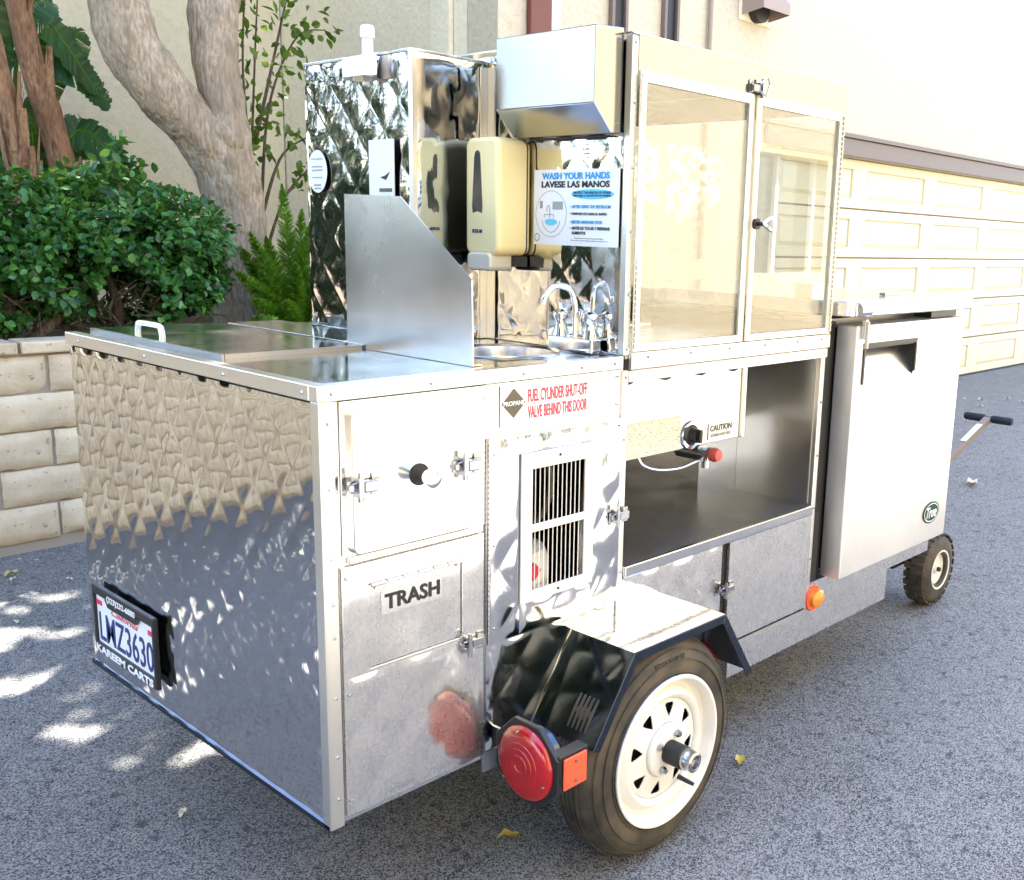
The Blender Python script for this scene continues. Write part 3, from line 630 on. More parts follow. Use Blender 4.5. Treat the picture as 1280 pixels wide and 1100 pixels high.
# sprig on top
sp = MB(); sp.tube([(1.12, 3.45, 1.4), (1.14, 3.45, 1.56), (1.15, 3.44, 1.68)], [.006, .005, .003], 6); sp.tube([(1.13, 3.45, 1.5), (1.2, 3.45, 1.58), (1.24, 3.45, 1.62)], [.005, .004, .003], 6)
part('sprig', sp, 'twig', bush)
P = np.array([(1.145+.03*random.gauss(0, 1), 3.44+.03*random.gauss(0, 1), z) for z in np.linspace(1.5, 1.69, 46)]+[(1.2+.05*random.gauss(0, 1), 3.45, 1.56+.03*random.gauss(0, 1)) for _ in range(26)])
link('sprig_leaves', leaf_mesh('sprig_leaves', P, rdir(len(P), .4), rdir(len(P), 1.5), .055, .034), 'bush', bush)['kind'] = 'stuff'

# foxtail fern
fern = thing('foxtail_fern', 'bright green foxtail fern with upright plumes beside the trunk base', 'fern', (1.95, 3.4, .8))
for i, (bx, by, tx, ty, tz) in enumerate(((1.92, 3.36, 1.90, 3.38, 1.54), (1.97, 3.38, 2.03, 3.42, 1.42), (1.88, 3.36, 1.78, 3.34, 1.28), (1.94, 3.34, 1.98, 3.25, 1.36), (1.90, 3.34, 1.66, 3.2, 1.12), (2.0, 3.4, 2.16, 3.36, 1.18), (1.92, 3.32, 1.82, 3.14, 1.16), (1.96, 3.32, 2.05, 3.16, 1.2), (1.87, 3.4, 1.70, 3.44, 1.22), (2.02, 3.42, 2.22, 3.5, 1.06), (1.9, 3.3, 1.74, 3.1, .98), (1.86, 3.3, 1.52, 3.16, 1.12), (1.84, 3.28, 1.58, 3.12, .99), (1.86, 3.34, 1.62, 3.2, 1.3), (1.98, 3.3, 2.12, 3.14, 1.02))):
    b_ = np.array([bx, by, .79]); t_ = np.array([tx, ty, tz]); mid = (b_+t_)/2; mid[:2] = b_[:2]+(t_[:2]-b_[:2])*.32
    cur = [np.array(q) for q in smooth_pts([b_, mid, t_], 10)]
    pl = part('plume', MB().tube([Vector(q) for q in cur], [.004]*len(cur), 5), 'fern', fern)
    n_ = 950; tt = rng.random(n_)**.9; ii = tt*(len(cur)-1); i0 = np.minimum(ii.astype(int), len(cur)-2); C = np.array(cur)
    base = C[i0]+(C[i0+1]-C[i0])*(ii-i0)[:, None]; ax_ = C[i0+1]-C[i0]; ax_ /= np.linalg.norm(ax_, axis=1, keepdims=True)
    rad = rdir(n_); rad -= (rad*ax_).sum(1)[:, None]*ax_; rad /= np.linalg.norm(rad, axis=1, keepdims=True)
    prof = .056*np.clip(np.sin(np.pi*np.clip(.12+tt*.86, 0, 1)), .12, 1)
    link('needles', leaf_mesh('needles', base, rad+ax_*.75, rdir(n_), prof*1.3, .006), 'fern', pl)['kind'] = 'stuff'
for (x, y, r_, lab) in ((2.06, 3.2, .07, 'small bright green clump in front of the foxtail fern'), (1.66, 3.16, .07, 'low yellow green clump at the edge of the bush')):
    n_ = 420; q = rdir(n_, .6)*r_*rng.random((n_, 1))**.3+np.array([x, y, .83])
    o = link('ground_plant', leaf_mesh('ground_plant', q, rdir(n_, .8), rdir(n_, 1), .035, .022), 'fern'); o['label'] = lab; o['category'] = 'plant'

# thin leafy shrub right of the trunk
sh_ = thing('slender_shrub', 'thin stemmed shrub with sparse light green leaves against the stucco', 'shrub', (2.05, 3.95, .8))
PL = []; DL = []
stems = [[(2.02, 3.9, .8), (2.03, 3.92, 1.5), (2.06, 3.9, 2.1), (2.12, 3.9, 2.75)], [(2.04, 3.9, .8), (2.08, 3.9, 1.5), (2.16, 3.92, 2.0), (2.32, 3.9, 2.35), (2.5, 3.9, 2.42)], [(2.03, 3.9, .8), (2.02, 3.9, 1.6), (2.0, 3.9, 2.2), (2.06, 3.9, 2.8)], [(2.06, 3.9, 1.1), (2.2, 3.86, 1.5), (2.4, 3.8, 1.72)], [(2.08, 3.9, 1.4), (2.2, 3.88, 1.72), (2.42, 3.85, 1.86)], [(2.06, 3.9, 1.8), (2.2, 3.9, 2.3), (2.3, 3.88, 2.7)]]
for i, st in enumerate(stems):
    s_ = smooth_pts(st, 8); part('stem', MB().tube([Vector(q) for q in s_], [.011*(1-.75*k/len(s_)) for k in range(len(s_))], 7), 'twig', sh_, True)
    for k in range(10, len(s_)):
        for _ in range(4 if i != 0 else 3):
            PL.append(s_[k]+rng.normal(size=3)*.045); DL.append(rng.normal(size=3)+np.array([.3, 0, -.7]))
P = np.array(PL); link('leaves', leaf_mesh('leaves', P, np.array(DL), rdir(len(P), 1.0), .06*rng.uniform(.7, 1.3, len(P)), .034, .15, .1), 'shrub', sh_)['kind'] = 'stuff'

# two peeling trunks and the paddle-leaf plant at the left
for i, (pts, lab) in enumerate((([(1.02, 4.1, .7, .085), (.99, 4.1, 1.3, .075), (.94, 4.1, 1.7, .062), (.87, 4.1, 2.1, .055), (.76, 4.1, 2.7, .05)], 'orange brown peeling stem leaning left among paddle leaves'), ([(1.22, 4.2, .7, .07), (1.20, 4.2, 1.4, .062), (1.14, 4.2, 1.8, .055), (1.06, 4.2, 2.15, .055), (.98, 4.2, 2.8, .055)], 'knotty brown peeling stem between paddle leaves and the forked tree'))):
    t_ = thing('palm_stem', lab, 'palm', pts[0][:3], 'peeling brown stems behind the bush')
    part('trunk', limb(pts, 18, .22, i*9+2), 'bark2', t_, True)
    mbp = MB()
    for q in range(14):
        f = random.random()*.85; k = f*(len(pts)-1); a = int(k); c0 = np.array(pts[a][:3])+(np.array(pts[a+1][:3])-np.array(pts[a][:3]))*(k-a); r_ = pts[a][3]
        an = random.uniform(3.0, 6.2); d = np.array([math.cos(an), math.sin(an), 0]); b0 = c0+d*r_*.95; wv = np.array([-d[1], d[0], 0])*random.uniform(.015, .03); hh = random.uniform(.12, .3)
        mbp.add([b0-wv, b0+wv, b0+wv*.6+d*.025+np.array([0, 0, hh]), b0-wv*.5+d*.03+np.array([0, 0, hh])], [(0, 1, 2, 3)])
    part('bark_strips', mbp, 'bark2', t_)['kind'] = 'stuff'
bop = thing('paddle_leaf_plant', 'tall plant with large torn paddle leaves behind the bush', 'plant', (1.05, 4.5, .8))
def paddle(b_, mid, tip, wdt, seed):
    cur = [Vector(q) for q in smooth_pts([b_, mid, tip], 12)]; n_ = len(cur); st = int(n_*.42); mbp = MB()
    rs = random.Random(seed); tgt = (cur[-1]-cur[st]).normalized(); side = tgt.cross(Vector((rs.uniform(-.4, .4), -1, .5))).normalized()
    for sg in (-1, 1):
        k = st; sub = []
        for i in range(st, n_-1):
            for j in range(3):
                t0 = (i-st+j/3)/(n_-1-st); t1 = (i-st+(j+1)/3)/(n_-1-st); pa = cur[i].lerp(cur[i+1], j/3); pb = cur[i].lerp(cur[i+1], (j+1)/3)
                w0 = wdt*math.sin(math.pi*min(1, .06+t0*.94))**.6; w1 = wdt*math.sin(math.pi*min(1, .06+t1*.94))**.6
                split = .004 if rs.random() < .35 else 0; dr = Vector((0, 0, -1))*rs.uniform(.1, .3)*wdt
                out0 = pa+side*sg*w0+dr*(w0/wdt)+tgt*split*6; out1 = pb+side*sg*w1+dr*(w1/wdt)+tgt*.02
                mbp.add([pa, pb, out1, out0], [(0, 1, 2, 3)])
    return cur, mbp
LV = [((1.1, 4.5, .8), (1.2, 4.45, 1.7), (1.30, 4.3, 1.45), .1), ((1.05, 4.5, .8), (1.25, 4.5, 2.1), (1.50, 4.4, 1.95), .13), ((1.0, 4.5, .8), (1.15, 4.5, 2.3), (1.45, 4.4, 2.0), .12), ((.95, 4.5, .8), (1.0, 4.5, 2.2), (1.25, 4.4, 2.4), .13), ((1.0, 4.5, .8), (.95, 4.45, 1.8), (.95, 4.3, 2.5), .1), ((1.1, 4.5, .8), (1.35, 4.4, 1.5), (1.62, 4.3, 1.48), .11), ((.9, 4.5, .8), (.8, 4.4, 1.6), (.72, 4.3, 2.2), .1), ((.95, 4.5, .8), (.8, 4.4, 1.3), (.55, 4.2, 1.55), .1), ((1.05, 4.5, .8), (1.1, 4.4, 1.4), (1.05, 4.2, 1.75), .08), ((1.1, 4.5, .8), (1.3, 4.4, 1.75), (1.48, 4.25, 1.62), .1), ((.9, 4.5, .8), (.9, 4.4, 1.9), (1.0, 4.3, 2.15), .09), ((1.0, 4.4, .8), (1.0, 4.3, 1.4), (.9, 4.2, 1.9), .07)]
LV += [((1.0, 4.5, .8), (1.0, 4.55, 2.3), (.85, 4.4, 2.1), .11), ((1.05, 4.5, .8), (1.25, 4.6, 2.0), (1.42, 4.5, 2.3), .12), ((.9, 4.5, .8), (.85, 4.5, 1.9), (.8, 4.35, 2.45), .1), ((1.1, 4.5, .8), (1.3, 4.55, 1.7), (1.55, 4.45, 1.75), .12), ((1.0, 4.45, .8), (1.08, 4.4, 1.6), (1.18, 4.3, 2.0), .08), ((.9, 4.4, .8), (.85, 4.3, 1.5), (.9, 4.2, 1.8), .06)]
for i, (a, b, c, w_) in enumerate(LV):
    cur, mbp = paddle(a, b, c, w_, i)
    lf = part('leaf', mbp, 'banana', bop, False); part('leaf_stalk', MB().tube(cur, [.014-.011*k/len(cur) for k in range(len(cur))], 6), 'fern', lf, True)

# ================================================================ FOOD CART
cart = thing('food_cart', 'polished quilted steel food cart with sink, glass case and white wheels', 'food cart', (1.1, .5, 0))
W, ZB, CT = 1.02, .307, 1.09
X1, X2, HH = .735, 1.572, 1.744
# ---- rear box shell
part('quilted_panel', MB().quilt('x', 0, .004, W-.004, ZB, 1.062, .088, .105, .0013, .006, .65, 3, .0008), 'mirror', cart, 30)
part('side_wall', MB().sheet('y', .002, .006, X1, ZB, 1.064, .004, holes=((.461, .611, .636, .888),)), 'steel', cart)
part('plain_side_wall', MB().box(0.006, 2.3, W-.004, W, ZB, 1.085), 'steel', cart)
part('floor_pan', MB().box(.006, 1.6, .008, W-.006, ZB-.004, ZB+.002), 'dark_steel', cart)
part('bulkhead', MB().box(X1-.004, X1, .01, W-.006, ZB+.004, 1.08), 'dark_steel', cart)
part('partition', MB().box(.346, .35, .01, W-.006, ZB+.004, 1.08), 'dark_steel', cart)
# trims
tr = part('corner_angle', MB().box(-.003, .024, -.004, .001, ZB-.003, 1.066).box(-.004, -.0005, -.004, .02, ZB-.003, 1.066), 'alu', cart, bevel=.001)
rivets('rivets', [(.013, -.0045, z) for z in (.36, .44, .55, .66, .72, .80, .92, 1.03)], 'y', tr)
et = part('edge_trim', MB().box(-.006, X1-.008, -.006, .02, 1.066, 1.0935).box(-.006, .02, .021, W+.006, 1.066, 1.0935), 'alu', cart, bevel=.002)
rivets('rivets', [(x, -.0065, 1.079) for x in (.02, .22, .44, .6, .7)], 'y', et); rivets('rivets', [(-.0065, y, 1.079) for y in (.04, .3, .62, .95)], 'x', et)
part('base_edge', MB().box(-.004, 0, .0, W, ZB-.006, ZB+.004), 'fender', cart)
# ---- counter with sink hole
SX, SY, SR = .575, .20, .112
part('counter_top', MB().sheet('z', 1.092, .021, X1-.002, .021, W, .004, holes=((SX-.13, SX+.13, SY-.13, SY+.13),)), 'counter', cart)
V = []; F = []; n_ = 48
for k in range(n_):
    a = 2*math.pi*k/n_; ca, sa = math.cos(a), math.sin(a); q = .13/max(abs(ca), abs(sa))
    V += [(SX+ca*q, SY+sa*q, 1.092), (SX+ca*(SR+.012), SY+sa*(SR+.012), 1.092), (SX+ca*(SR+.006), SY+sa*(SR+.006), 1.097), (SX+ca*SR, SY+sa*SR, 1.092), (SX+ca*SR*.93, SY+sa*SR*.93, .97), (SX+ca*SR*.7, SY+sa*SR*.7, .95), (SX+ca*.02, SY+sa*.02, .948)]
    k2 = (k+1) % n_
    for i in range(6): F.append((k*7+i, k*7+i+1, k2*7+i+1, k2*7+i))
sk = part('sink', MB().add(V, F), 'steel', cart, 40)
part('drain', MB().cyl((SX, SY, .946), (SX, SY, .952), .022), 'soot', sk, True)
# ---- lid over the ice well
ld = part('well_lid', MB().box(.05, .352, .41, W-.01, 1.096, 1.101), 'counter', cart, bevel=.001)
part('lid_edge', MB().box(.05, .352, .402, .4085, 1.092, 1.101).box(.043, .0488, .402, W-.01, 1.092, 1.101), 'dark_steel', ld)
part('lid_handle', MB().tube(smooth_pts([(.085, .86, 1.10), (.085, .856, 1.117), (.085, .842, 1.124), (.085, .758, 1.124), (.085, .744, 1.117), (.085, .74, 1.10)], 4), .0065, 10), 'alu', ld, True)
l2 = part('pan_lid', MB().box(.37, .515, .50, W-.01, 1.096, 1.100), 'counter', cart, bevel=.001)
# ---- slanted divider sheet
dv = part('splash_divider', MB().prism([(.357, .462, 1.093), (.357, .462, 1.412), (.357, .268, 1.407), (.357, .05, 1.255), (.357, .046, 1.093)], (.003, 0, 0)), 'steel_v', cart)
part('divider_flange', MB().box(.361, .385, .05, .46, 1.0935, 1.096), 'steel', dv)
# ---- tall rear cabinet
tc_ = part('tall_cabinet', MB().box(.525, X1-.004, .445, .868, 1.0935, 1.716), 'steel', cart)
part('cabinet_end_panel', MB().quilt('x', .521, .444, .870, 1.094, 1.718, .11, .12, .0022, .006, .6, 11, .0022), 'mirror', tc_, 30)
part('cabinet_side_panel', MB().quilt('y', .441, .524, X1-.006, 1.094, 1.718, .12, .13, .0014, .008, .8, 21, .002), 'mirror', tc_, 30)
part('corner_strip', MB().box(.517, .526, .436, .4405, 1.094, 1.722).box(.5145, .5165, .436, .45, 1.094, 1.722), 'alu', tc_)
part('cabinet_cap', MB().box(.518, X1-.004, .442, .873, 1.7185, 1.725), 'steel', tc_, bevel=.001)
ck = part('pipe_clip', MB().prism([(.519, .668, 1.672), (.492, .664, 1.672), (.478, .64, 1.672), (.476, .56, 1.672), (.49, .53, 1.672), (.492, .534, 1.672), (.479, .562, 1.672), (.481, .638, 1.672), (.494, .66, 1.672), (.519, .664, 1.672)], (0, 0, .042)), 'alu', cart)
pipe = solo('plastic_pipe', MB().cyl((.499, .575, 1.672), (.499, .575, 1.765), .0125, seg=24).lathe([(0, 0), (.0155, 0), (.0155, .022), (.012, .027), (0, .027)], (.499, .575, 1.752), 'z', 24), 'pvc', 'short white plastic pipe held in the clip of the quilted cabinet', 'pipe', smooth=40)
st_ = part('oval_sticker', ellipse('x', .5125, .812, 1.473, .041, .05), 'sticker', tc_)
for z, ww, hh in ((1.502, .025, .002), (1.484, .022, .003), (1.476, .022, .003), (1.459, .022, .002), (1.441, .014, .004), (1.433, .014, .003)):
    part('print_line', MB().box(.511, .5122, .812-ww, .812+ww, z-hh/2, z+hh/2), 'grey_ink', st_)
st2 = part('notice_paper', MB().box(.5105, .5122, .50, .595, 1.41, 1.538), 'sticker', tc_)
part('print_line', MB().box(.5095, .5103, .508, .555, 1.424, 1.432), 'olive_ink', st2); part('print_mark', MB().prism([(.5095, .552, 1.456), (.5095, .53, 1.45), (.5095, .515, 1.468), (.5095, .532, 1.46)], (.0006, 0, 0)), 'black_ink', st2)

# ---- glass case: quilted end panel carrying the dispensers
ep = part('case_end_panel', MB().quilt('x', X1-.002, .018, .432, 1.094, 1.735, .095, .105, .0014, .005, .6, 5, .0006), 'mirror', cart, 30)
part('case_end_sheet', MB().box(X1-.003, X1+.002, .434, 1.0, 1.094, 1.735), 'steel', ep)
part('inner_corner_angle', MB().box(X1-.03, X1-.006, .4345, .439, 1.094, 1.71).box(X1-.0115, X1-.0075, .41, .434, 1.094, 1.71), 'alu', cart)
def post(name, x0, x1, y0, y1, z0, z1, rv=True):
    o = part(name, MB().box(x0, x1, y0, y1, z0, z1), 'alu', cart, bevel=.002)
    if rv: rivets('rivets', [((x0+x1)/2, y0-.0005, z0+(z1-z0)*f) for f in (.02, .2, .4, .6, .8, .98)], 'y', o)
    return o
post('case_post', X1-.006, X1+.012, -.004, .014, 1.094, HH-.002); post('case_post', X2-.014, X2+.004, -.004, .014, 1.094, HH-.07)
post('case_post', X1-.006, X1+.012, .986, 1.004, 1.094, HH-.002, False); post('case_post', X2-.014, X2+.004, .986, 1.004, 1.094, HH-.07, False)
post('body_post', X1-.006, X1+.012, -.004, .012, ZB, 1.062); post('body_post', 1.542, 1.562, -.004, .012, ZB, 1.062)
hd = part('case_header', MB().box(X1+.013, X2+.006, -.004, .0, 1.676, HH).box(X1+.013, X2+.006, 1.0, 1.004, 1.676, HH).box(X2+.002, X2+.006, .001, .999, 1.676, HH), 'galv', cart)
part('case_roof', MB().box(X1-.006, X2+.008, -.006, 1.006, HH+.0005, HH+.004), 'steel', cart)
part('case_floor', MB().box(X1+.004, X2, .001, 1.0, 1.086, 1.094), 'steel', cart)
part('steam_pan_cover', MB().box(X1+.1, X1+.5, .35, .9, 1.0945, 1.115), 'steel', cart, bevel=.004)
lg = part('case_ledge', MB().box(X1+.013, X2-.004, -.012, 0, 1.062, 1.1), 'alu', cart, bevel=.003)
rivets('rivets', [(x, -.0125, 1.088) for x in (.8, .95, 1.1, 1.25, 1.4, 1.52)], 'y', lg)
part('ledge_lip', MB().box(X1+.013, X2-.004, -.006, .0, 1.035, 1.0605), 'alu', lg, bevel=.002)
def case_door(x0, x1, hinge_left):
    d = part('case_door', MB().sheet('y', -.012, x0, x1, 1.102, 1.676, .007, holes=((x0+.016, x1-.016, 1.118, 1.655),)), 'alu', cart, bevel=.001)
    part('pane', MB().box(x0+.008, x1-.008, -.0045, -.0015, 1.108, 1.668), 'glass', d)
    hx = x0 if hinge_left else x1
    mb = MB()
    for i in range(44): z = 1.108+i*.0128; mb.cyl((hx, -.014, z), (hx, -.014, z+.0105), .0034, seg=6)
    part('piano_hinge', mb, 'zinc', d)['kind'] = 'stuff'
    return d
dl = case_door(X1+.016, 1.148, True); dr = case_door(1.166, X2-.016, False)
part('case_mullion', MB().box(1.1495, 1.1645, -.004, .004, 1.102, 1.674), 'alu', cart)
mbk = MB().cyl((1.178, -.012, 1.383), (1.178, -.02, 1.383), .013).cyl((1.178, -.02, 1.383), (1.178, -.035, 1.383), .005)
kn = part('door_knob', mbk, 'black_plastic', dr, True); part('knob_wing', MB().tube([(1.178, -.035, 1.383), (1.192, -.043, 1.395), (1.205, -.046, 1.398)], [.004, .006, .003], 8).tube([(1.178, -.035, 1.383), (1.192, -.043, 1.372), (1.203, -.046, 1.366)], [.004, .006, .003], 8), 'chrome', kn, True)
part('pane', MB().box(X1+.014, X2-.016, .992, .996, 1.1, 1.672), 'glass', cart)
part('pane', MB().box(X2-.006, X2-.003, .016, .984, 1.1, 1.672), 'glass', cart)
part('inner_stay', MB().box(1.12, 1.142, .96, .985, 1.095, 1.674), 'alu', cart)
def latch(x, z, y, parent, sc=1.0, flip=1, ax='h'):
    mb = MB(); s = sc*flip; c = sc
    def bx(a, b, y0, y1, p, q):
        u0, u1 = sorted((x+a*s, x+b*s)); mb.box(u0, u1, y-y1*c, y-y0*c, z+p*c, z+q*c)
    bx(-.026, -.010, 0, .003, -.017, .017); bx(-.024, .012, .003, .010, -.009, .009); bx(-.02, .008, .0101, .0135, -.007, .007)
    for k in (-1, 1): mb.tube([(x-.012*s, y-.0125*c, z+k*.0075*c), (x+.014*s, y-.011*c, z+k*.0085*c), (x+.026*s, y-.006*c, z+k*.006*c)], .0016*c, 6)
    bx(.013, .021, .0, .016, -.0155, .0155); mb.cyl((x+.017*s, y-.012*c, z+.014*c), (x+.017*s, y-.012*c, z+.024*c), .004*c, seg=10); mb.cyl((x+.017*s, y-.012*c, z-.022*c), (x+.017*s, y-.012*c, z-.014*c), .005*c, seg=10)
    bx(.022, .034, 0, .003, -.010, .010); mb.cyl((x+.029*s, y-.003*c, z), (x+.029*s, y-.008*c, z), .005*c, seg=10)
    return part('latch', mb, 'zinc', parent, 35)
lt = latch(1.158, 1.69, -.004, cart, .95); 
mb = MB().tube([(1.158, -.02, 1.70), (1.172, -.03, 1.715), (1.182, -.03, 1.70), (1.172, -.028, 1.672), (1.16, -.022, 1.682)], .003, 8)
part('latch_loop', mb, 'zinc', lt, True)

# ---- towel dispenser
td = part('towel_dispenser', MB().prism([(.645, .02, 1.603), (.645, .02, 1.75), (X1-.007, .02, 1.757), (X1-.007, .02, 1.552), (.698, .02, 1.549)], (0, .295, 0)), 'galv', cart, bevel=.002)
part('dispenser_slot', MB().prism([(.712, .05, 1.5478), (.712, .28, 1.5478), (.728, .28, 1.5488), (.728, .05, 1.5488)], (0, 0, -.003)), 'soot', td)
rivets('rivets', [(.715, .0195, 1.57), (.715, .0195, 1.735)], 'y', td, .003)
# ---- soap dispenser
sd_ = part('soap_dispenser', rrect('x', .633, .292, .405, 1.292, 1.548, .022, .098, 8), 'cream_plastic', cart, 40, .010, 4)
part('seam', rrect('x', .716, .2905, .4065, 1.2905, 1.5495, .022, .003, 8), 'smoke_plastic', sd_)
win = []
for k in range(17):
    a = R(-20+220*k/16); win.append((.6325, .362+.013*math.cos(a), 1.51+.013*math.sin(a)))
win += [(.6325, .343, 1.40), (.6325, .385, 1.40)]
part('level_window', MB().prism([(.6322, y, z) for (_, y, z) in [(0, .352, 1.513), (0, .357, 1.519), (0, .363, 1.52), (0, .369, 1.517), (0, .373, 1.505), (0, .38, 1.40), (0, .378, 1.384), (0, .362, 1.388), (0, .346, 1.384), (0, .344, 1.40)]], (.003, 0, 0)), 'smoke_plastic', sd_, bevel=.001)
text('maker_name', 'ECOLAB', 'x', .6322, .345, .378, 1.341, 1.349, 'navy_ink', sd_, .03)
part('push_lever', rrect('x', .627, .312, .392, 1.258, 1.298, .012, .07, 6), 'pale_plastic', sd_, 40, .005, 3)
part('nozzle_block', MB().box(.69, .728, .30, .40, 1.268, 1.291), 'black_plastic', sd_)
# ---- hand washing sign on the end panel
SXP = X1-.0085
sg = part('hand_washing_sign', MB().box(SXP, SXP+.002, .02, .278, 1.32, 1.482), 'sticker', cart)
c_ = SXP-.0009
def T(s, u0, u1, v0, v1, m_, bold=.012): return text('lettering', s, 'x', c_, u0, u1, v0, v1, m_, sg, bold, .0004)
T('WASH YOUR HANDS', .047, .252, 1.4610, 1.4755, 'blue_ink', .035); T('LAVESE LAS MANOS', .047, .253, 1.4435, 1.4575, 'black_ink', .035)
part('badge', ellipse('x', c_, .097, 1.4295, .063, .0105, .0006), 'ltblue_ink', sg)
c_ = SXP-.0016
T('PROTECT THE HEALTH OF OTHERS', .042, .152, 1.4302, 1.4355, 'navy_ink', .01); T('PROTEJA LA SALUD DE LOS DEMAS', .042, .152, 1.4232, 1.4285, 'black_ink', .01)
c_ = SXP-.0009
for s, u0, v, m_ in (('AFTER USING THE RESTROOM', .043, 1.4035, 'blue_ink'), ('DESPUES DE USAR EL BAÑO', .053, 1.389, 'black_ink'), ('BEFORE HANDLING FOOD', .066, 1.371, 'blue_ink'), ('ANTES DE TOCAR Y PREPARAR', .043, 1.358, 'black_ink')):
    T(s, u0, .157, v-.0035, v+.0035, m_, .015); part('bullet', ellipse('x', c_, .1615, v, .0014, .0014, .0004, 10), m_, sg)
T('ALIMENTOS', .115, .157, 1.3445, 1.351, 'black_ink', .015)
T('Department of Environmental Health', .063, .147, 1.335, 1.338, 'grey_ink', 0); T('For more information please contact us', .05, .158, 1.330, 1.333, 'grey_ink', 0)
part('drawing_ring', ring('x', c_, .222, 1.387, .049, .0505), 'grey_ink', sg)
part('drawn_basin', ellipse('x', c_, .222, 1.3695, .019, .0072, .0004), 'ltblue_ink', sg)
part('drawn_bowl', MB().tube([(c_, y, z) for y, z in ((.25, 1.372), (.245, 1.36), (.232, 1.35), (.222, 1.347), (.211, 1.35), (.199, 1.36), (.194, 1.372))], .0006, 4), 'grey_ink', sg)
part('drawn_towel_box', MB().box(c_, c_+.0004, .186, .217, 1.397, 1.414), 'grey_ink', sg); part('drawn_soap', MB().box(c_, c_+.0004, .249, .258, 1.399, 1.415), 'grey_ink', sg)
part('drawn_tap', MB().tube([(c_, y, z) for y, z in ((.226, 1.379), (.226, 1.402), (.23, 1.406), (.235, 1.402), (.235, 1.392))], .0008, 4).tube([(c_, y, z) for y, z in ((.214, 1.379), (.214, 1.386), (.243, 1.386), (.243, 1.379))], .0007, 4), 'grey_ink', sg)
part('seal_mark', ring('x', c_, .266, 1.336, .0085, .0085, .0014), 'olive_ink', sg)
# ---- faucet
fc = part('faucet', MB().box(.688, .722, .055, .19, 1.094, 1.125), 'chrome', cart, bevel=.006, seg=3)
for y in (.075, .165):
    hdl = part('tap_handle', MB().lathe([(.0, 0), (.016, 0), (.014, .008), (.01, .022), (.012, .035), (.017, .042), (.017, .052), (.008, .058), (0, .058)], (.705, y, 1.125), 'z', 20), 'chrome', fc, 45)
part('spout', MB().tube(smooth_pts([(.705, .12, 1.12), (.705, .12, 1.18), (.695, .124, 1.225), (.66, .135, 1.235), (.635, .14, 1.215), (.63, .142, 1.198)], 6), .0065, 14), 'chrome', fc, True)
# ---- side: ash door
ad = part('square_door', rrect('y', -.016, .05, .313, .80, 1.049, .012, .0175), 'steel', cart, 30, .002)
part('door_knob', MB().lathe([(0, 0), (.011, 0), (.011, -.018), (.016, -.034), (.0175, -.042), (.013, -.044), (0, -.043)], (.184, -.016, .922), 'y', 28), 'chrome', ad, 45)
part('knob_rose', MB().cyl((.184, -.0155, .922), (.184, -.0185, .922), .02, seg=28), 'soot', ad, True)
latch(.06, .921, -.0165, ad, 1.1, -1).location = (.013, 0, 0); latch(.295, .924, -.0165, ad, 1.1, -1)
part('door_sill', MB().box(.045, .338, -.008, .0015, .7835, .797), 'alu', cart, bevel=.002)
part('door_hole_frame', MB().sheet('y', -.0035, .036, .344, .797, 1.064, .004, holes=((.053, .31, .803, 1.046),)), 'steel', cart)
# ---- side: trash door
tp = part('trash_door', MB().sheet('y', -.007, .028, .34, .32, .781, .0085, holes=((.081, .287, .585, .741),)), 'trash_steel', cart, bevel=.001)
part('quilted_skin', MB().quilt('y', -.0074, .034, .336, .328, .578, .13, .14, .0012, .007, .8, 41, .0006, .0003), 'trash_steel', tp, 25)
fl = part('trash_flap', MB().box(.0825, .2855, -.0035, .001, .587, .7395), 'trash_steel', tp)
mb = MB()
for i in range(6): mb.cyl((.0855+i*.0335, -.009, .738), (.0855+i*.0335+.030, -.009, .738), .0032, seg=8)
part('piano_hinge', mb, 'alu', fl, True)
part('label_tape', MB().box(.108, .241, -.0046, -.004, .676, .72), 'silver_sticker', fl)
text('trash_lettering', 'TRASH', 'y', -.0055, .116, .236, .684, .713, 'black_ink', fl, .026, .0005)
latch(.312, .569, -.0075, tp, 1.0, -1)
rivets('rivets', [(.0365, -.009, z) for z in (.35, .55, .76)]+[(.095, -.004, .731), (.275, -.004, .6), (.275, -.004, .731)], 'y', tp, .003)
# ---- side: vent door
vd_ = part('vent_door', MB().sheet('y', -.007, .354, .727, .547, .961, .0085, holes=((.461, .611, .636, .888),)), 'mirror_dull', cart)
# quilted skin around the grille, laid in four fields
for i, (a, b, c, d) in enumerate(((.357, .432, .55, .958), (.637, .724, .55, .958), (.433, .636, .922, .958), (.433, .636, .55, .614))):
    part('quilted_skin', MB().quilt('y', -.0075, a, b, c, d, .125, .14, .0028, .006, .9, 31, .0012, .0004), 'mirror_dull', vd_, 25)
vg = part('vent_grille', MB().sheet('y', -.013, .431, .638, .613, .922, .0052, holes=((.461, .611, .774, .888), (.461, .611, .636, .758))), 'white_vent', vd_, bevel=.0015)
mev = MB().box(-.0009, .0009, -.003, .003, -.0605, .0605).mesh('louver'); mev.materials.append(M['white_vent'])
for z, s in ((.831, .94), (.697, 1.0)):
    for i in range(11):
        o = bpy.data.objects.new('louver', mev); col.objects.link(o); o.parent = vg; o.location = (.4735+i*.0125, -.007, z); o.scale = (1, 1, s); o.rotation_euler = (0, 0, R(-42))
part('screw', MB().cyl((.535, -.0132, .908), (.535, -.015, .908), .003, seg=8), 'soot', vg); part('screw', MB().cyl((.535, -.0132, .624), (.535, -.015, .624), .003, seg=8), 'soot', vg)
mb = MB()
for i in range(40): mb.cyl((.351, -.008, .55+i*.0103), (.351, -.008, .55+i*.0103+.0085), .003, seg=6)
part('piano_hinge', mb, 'zinc', vd_)['kind'] = 'stuff'
latch(.722, .745, -.0105, vd_, .95, -1)
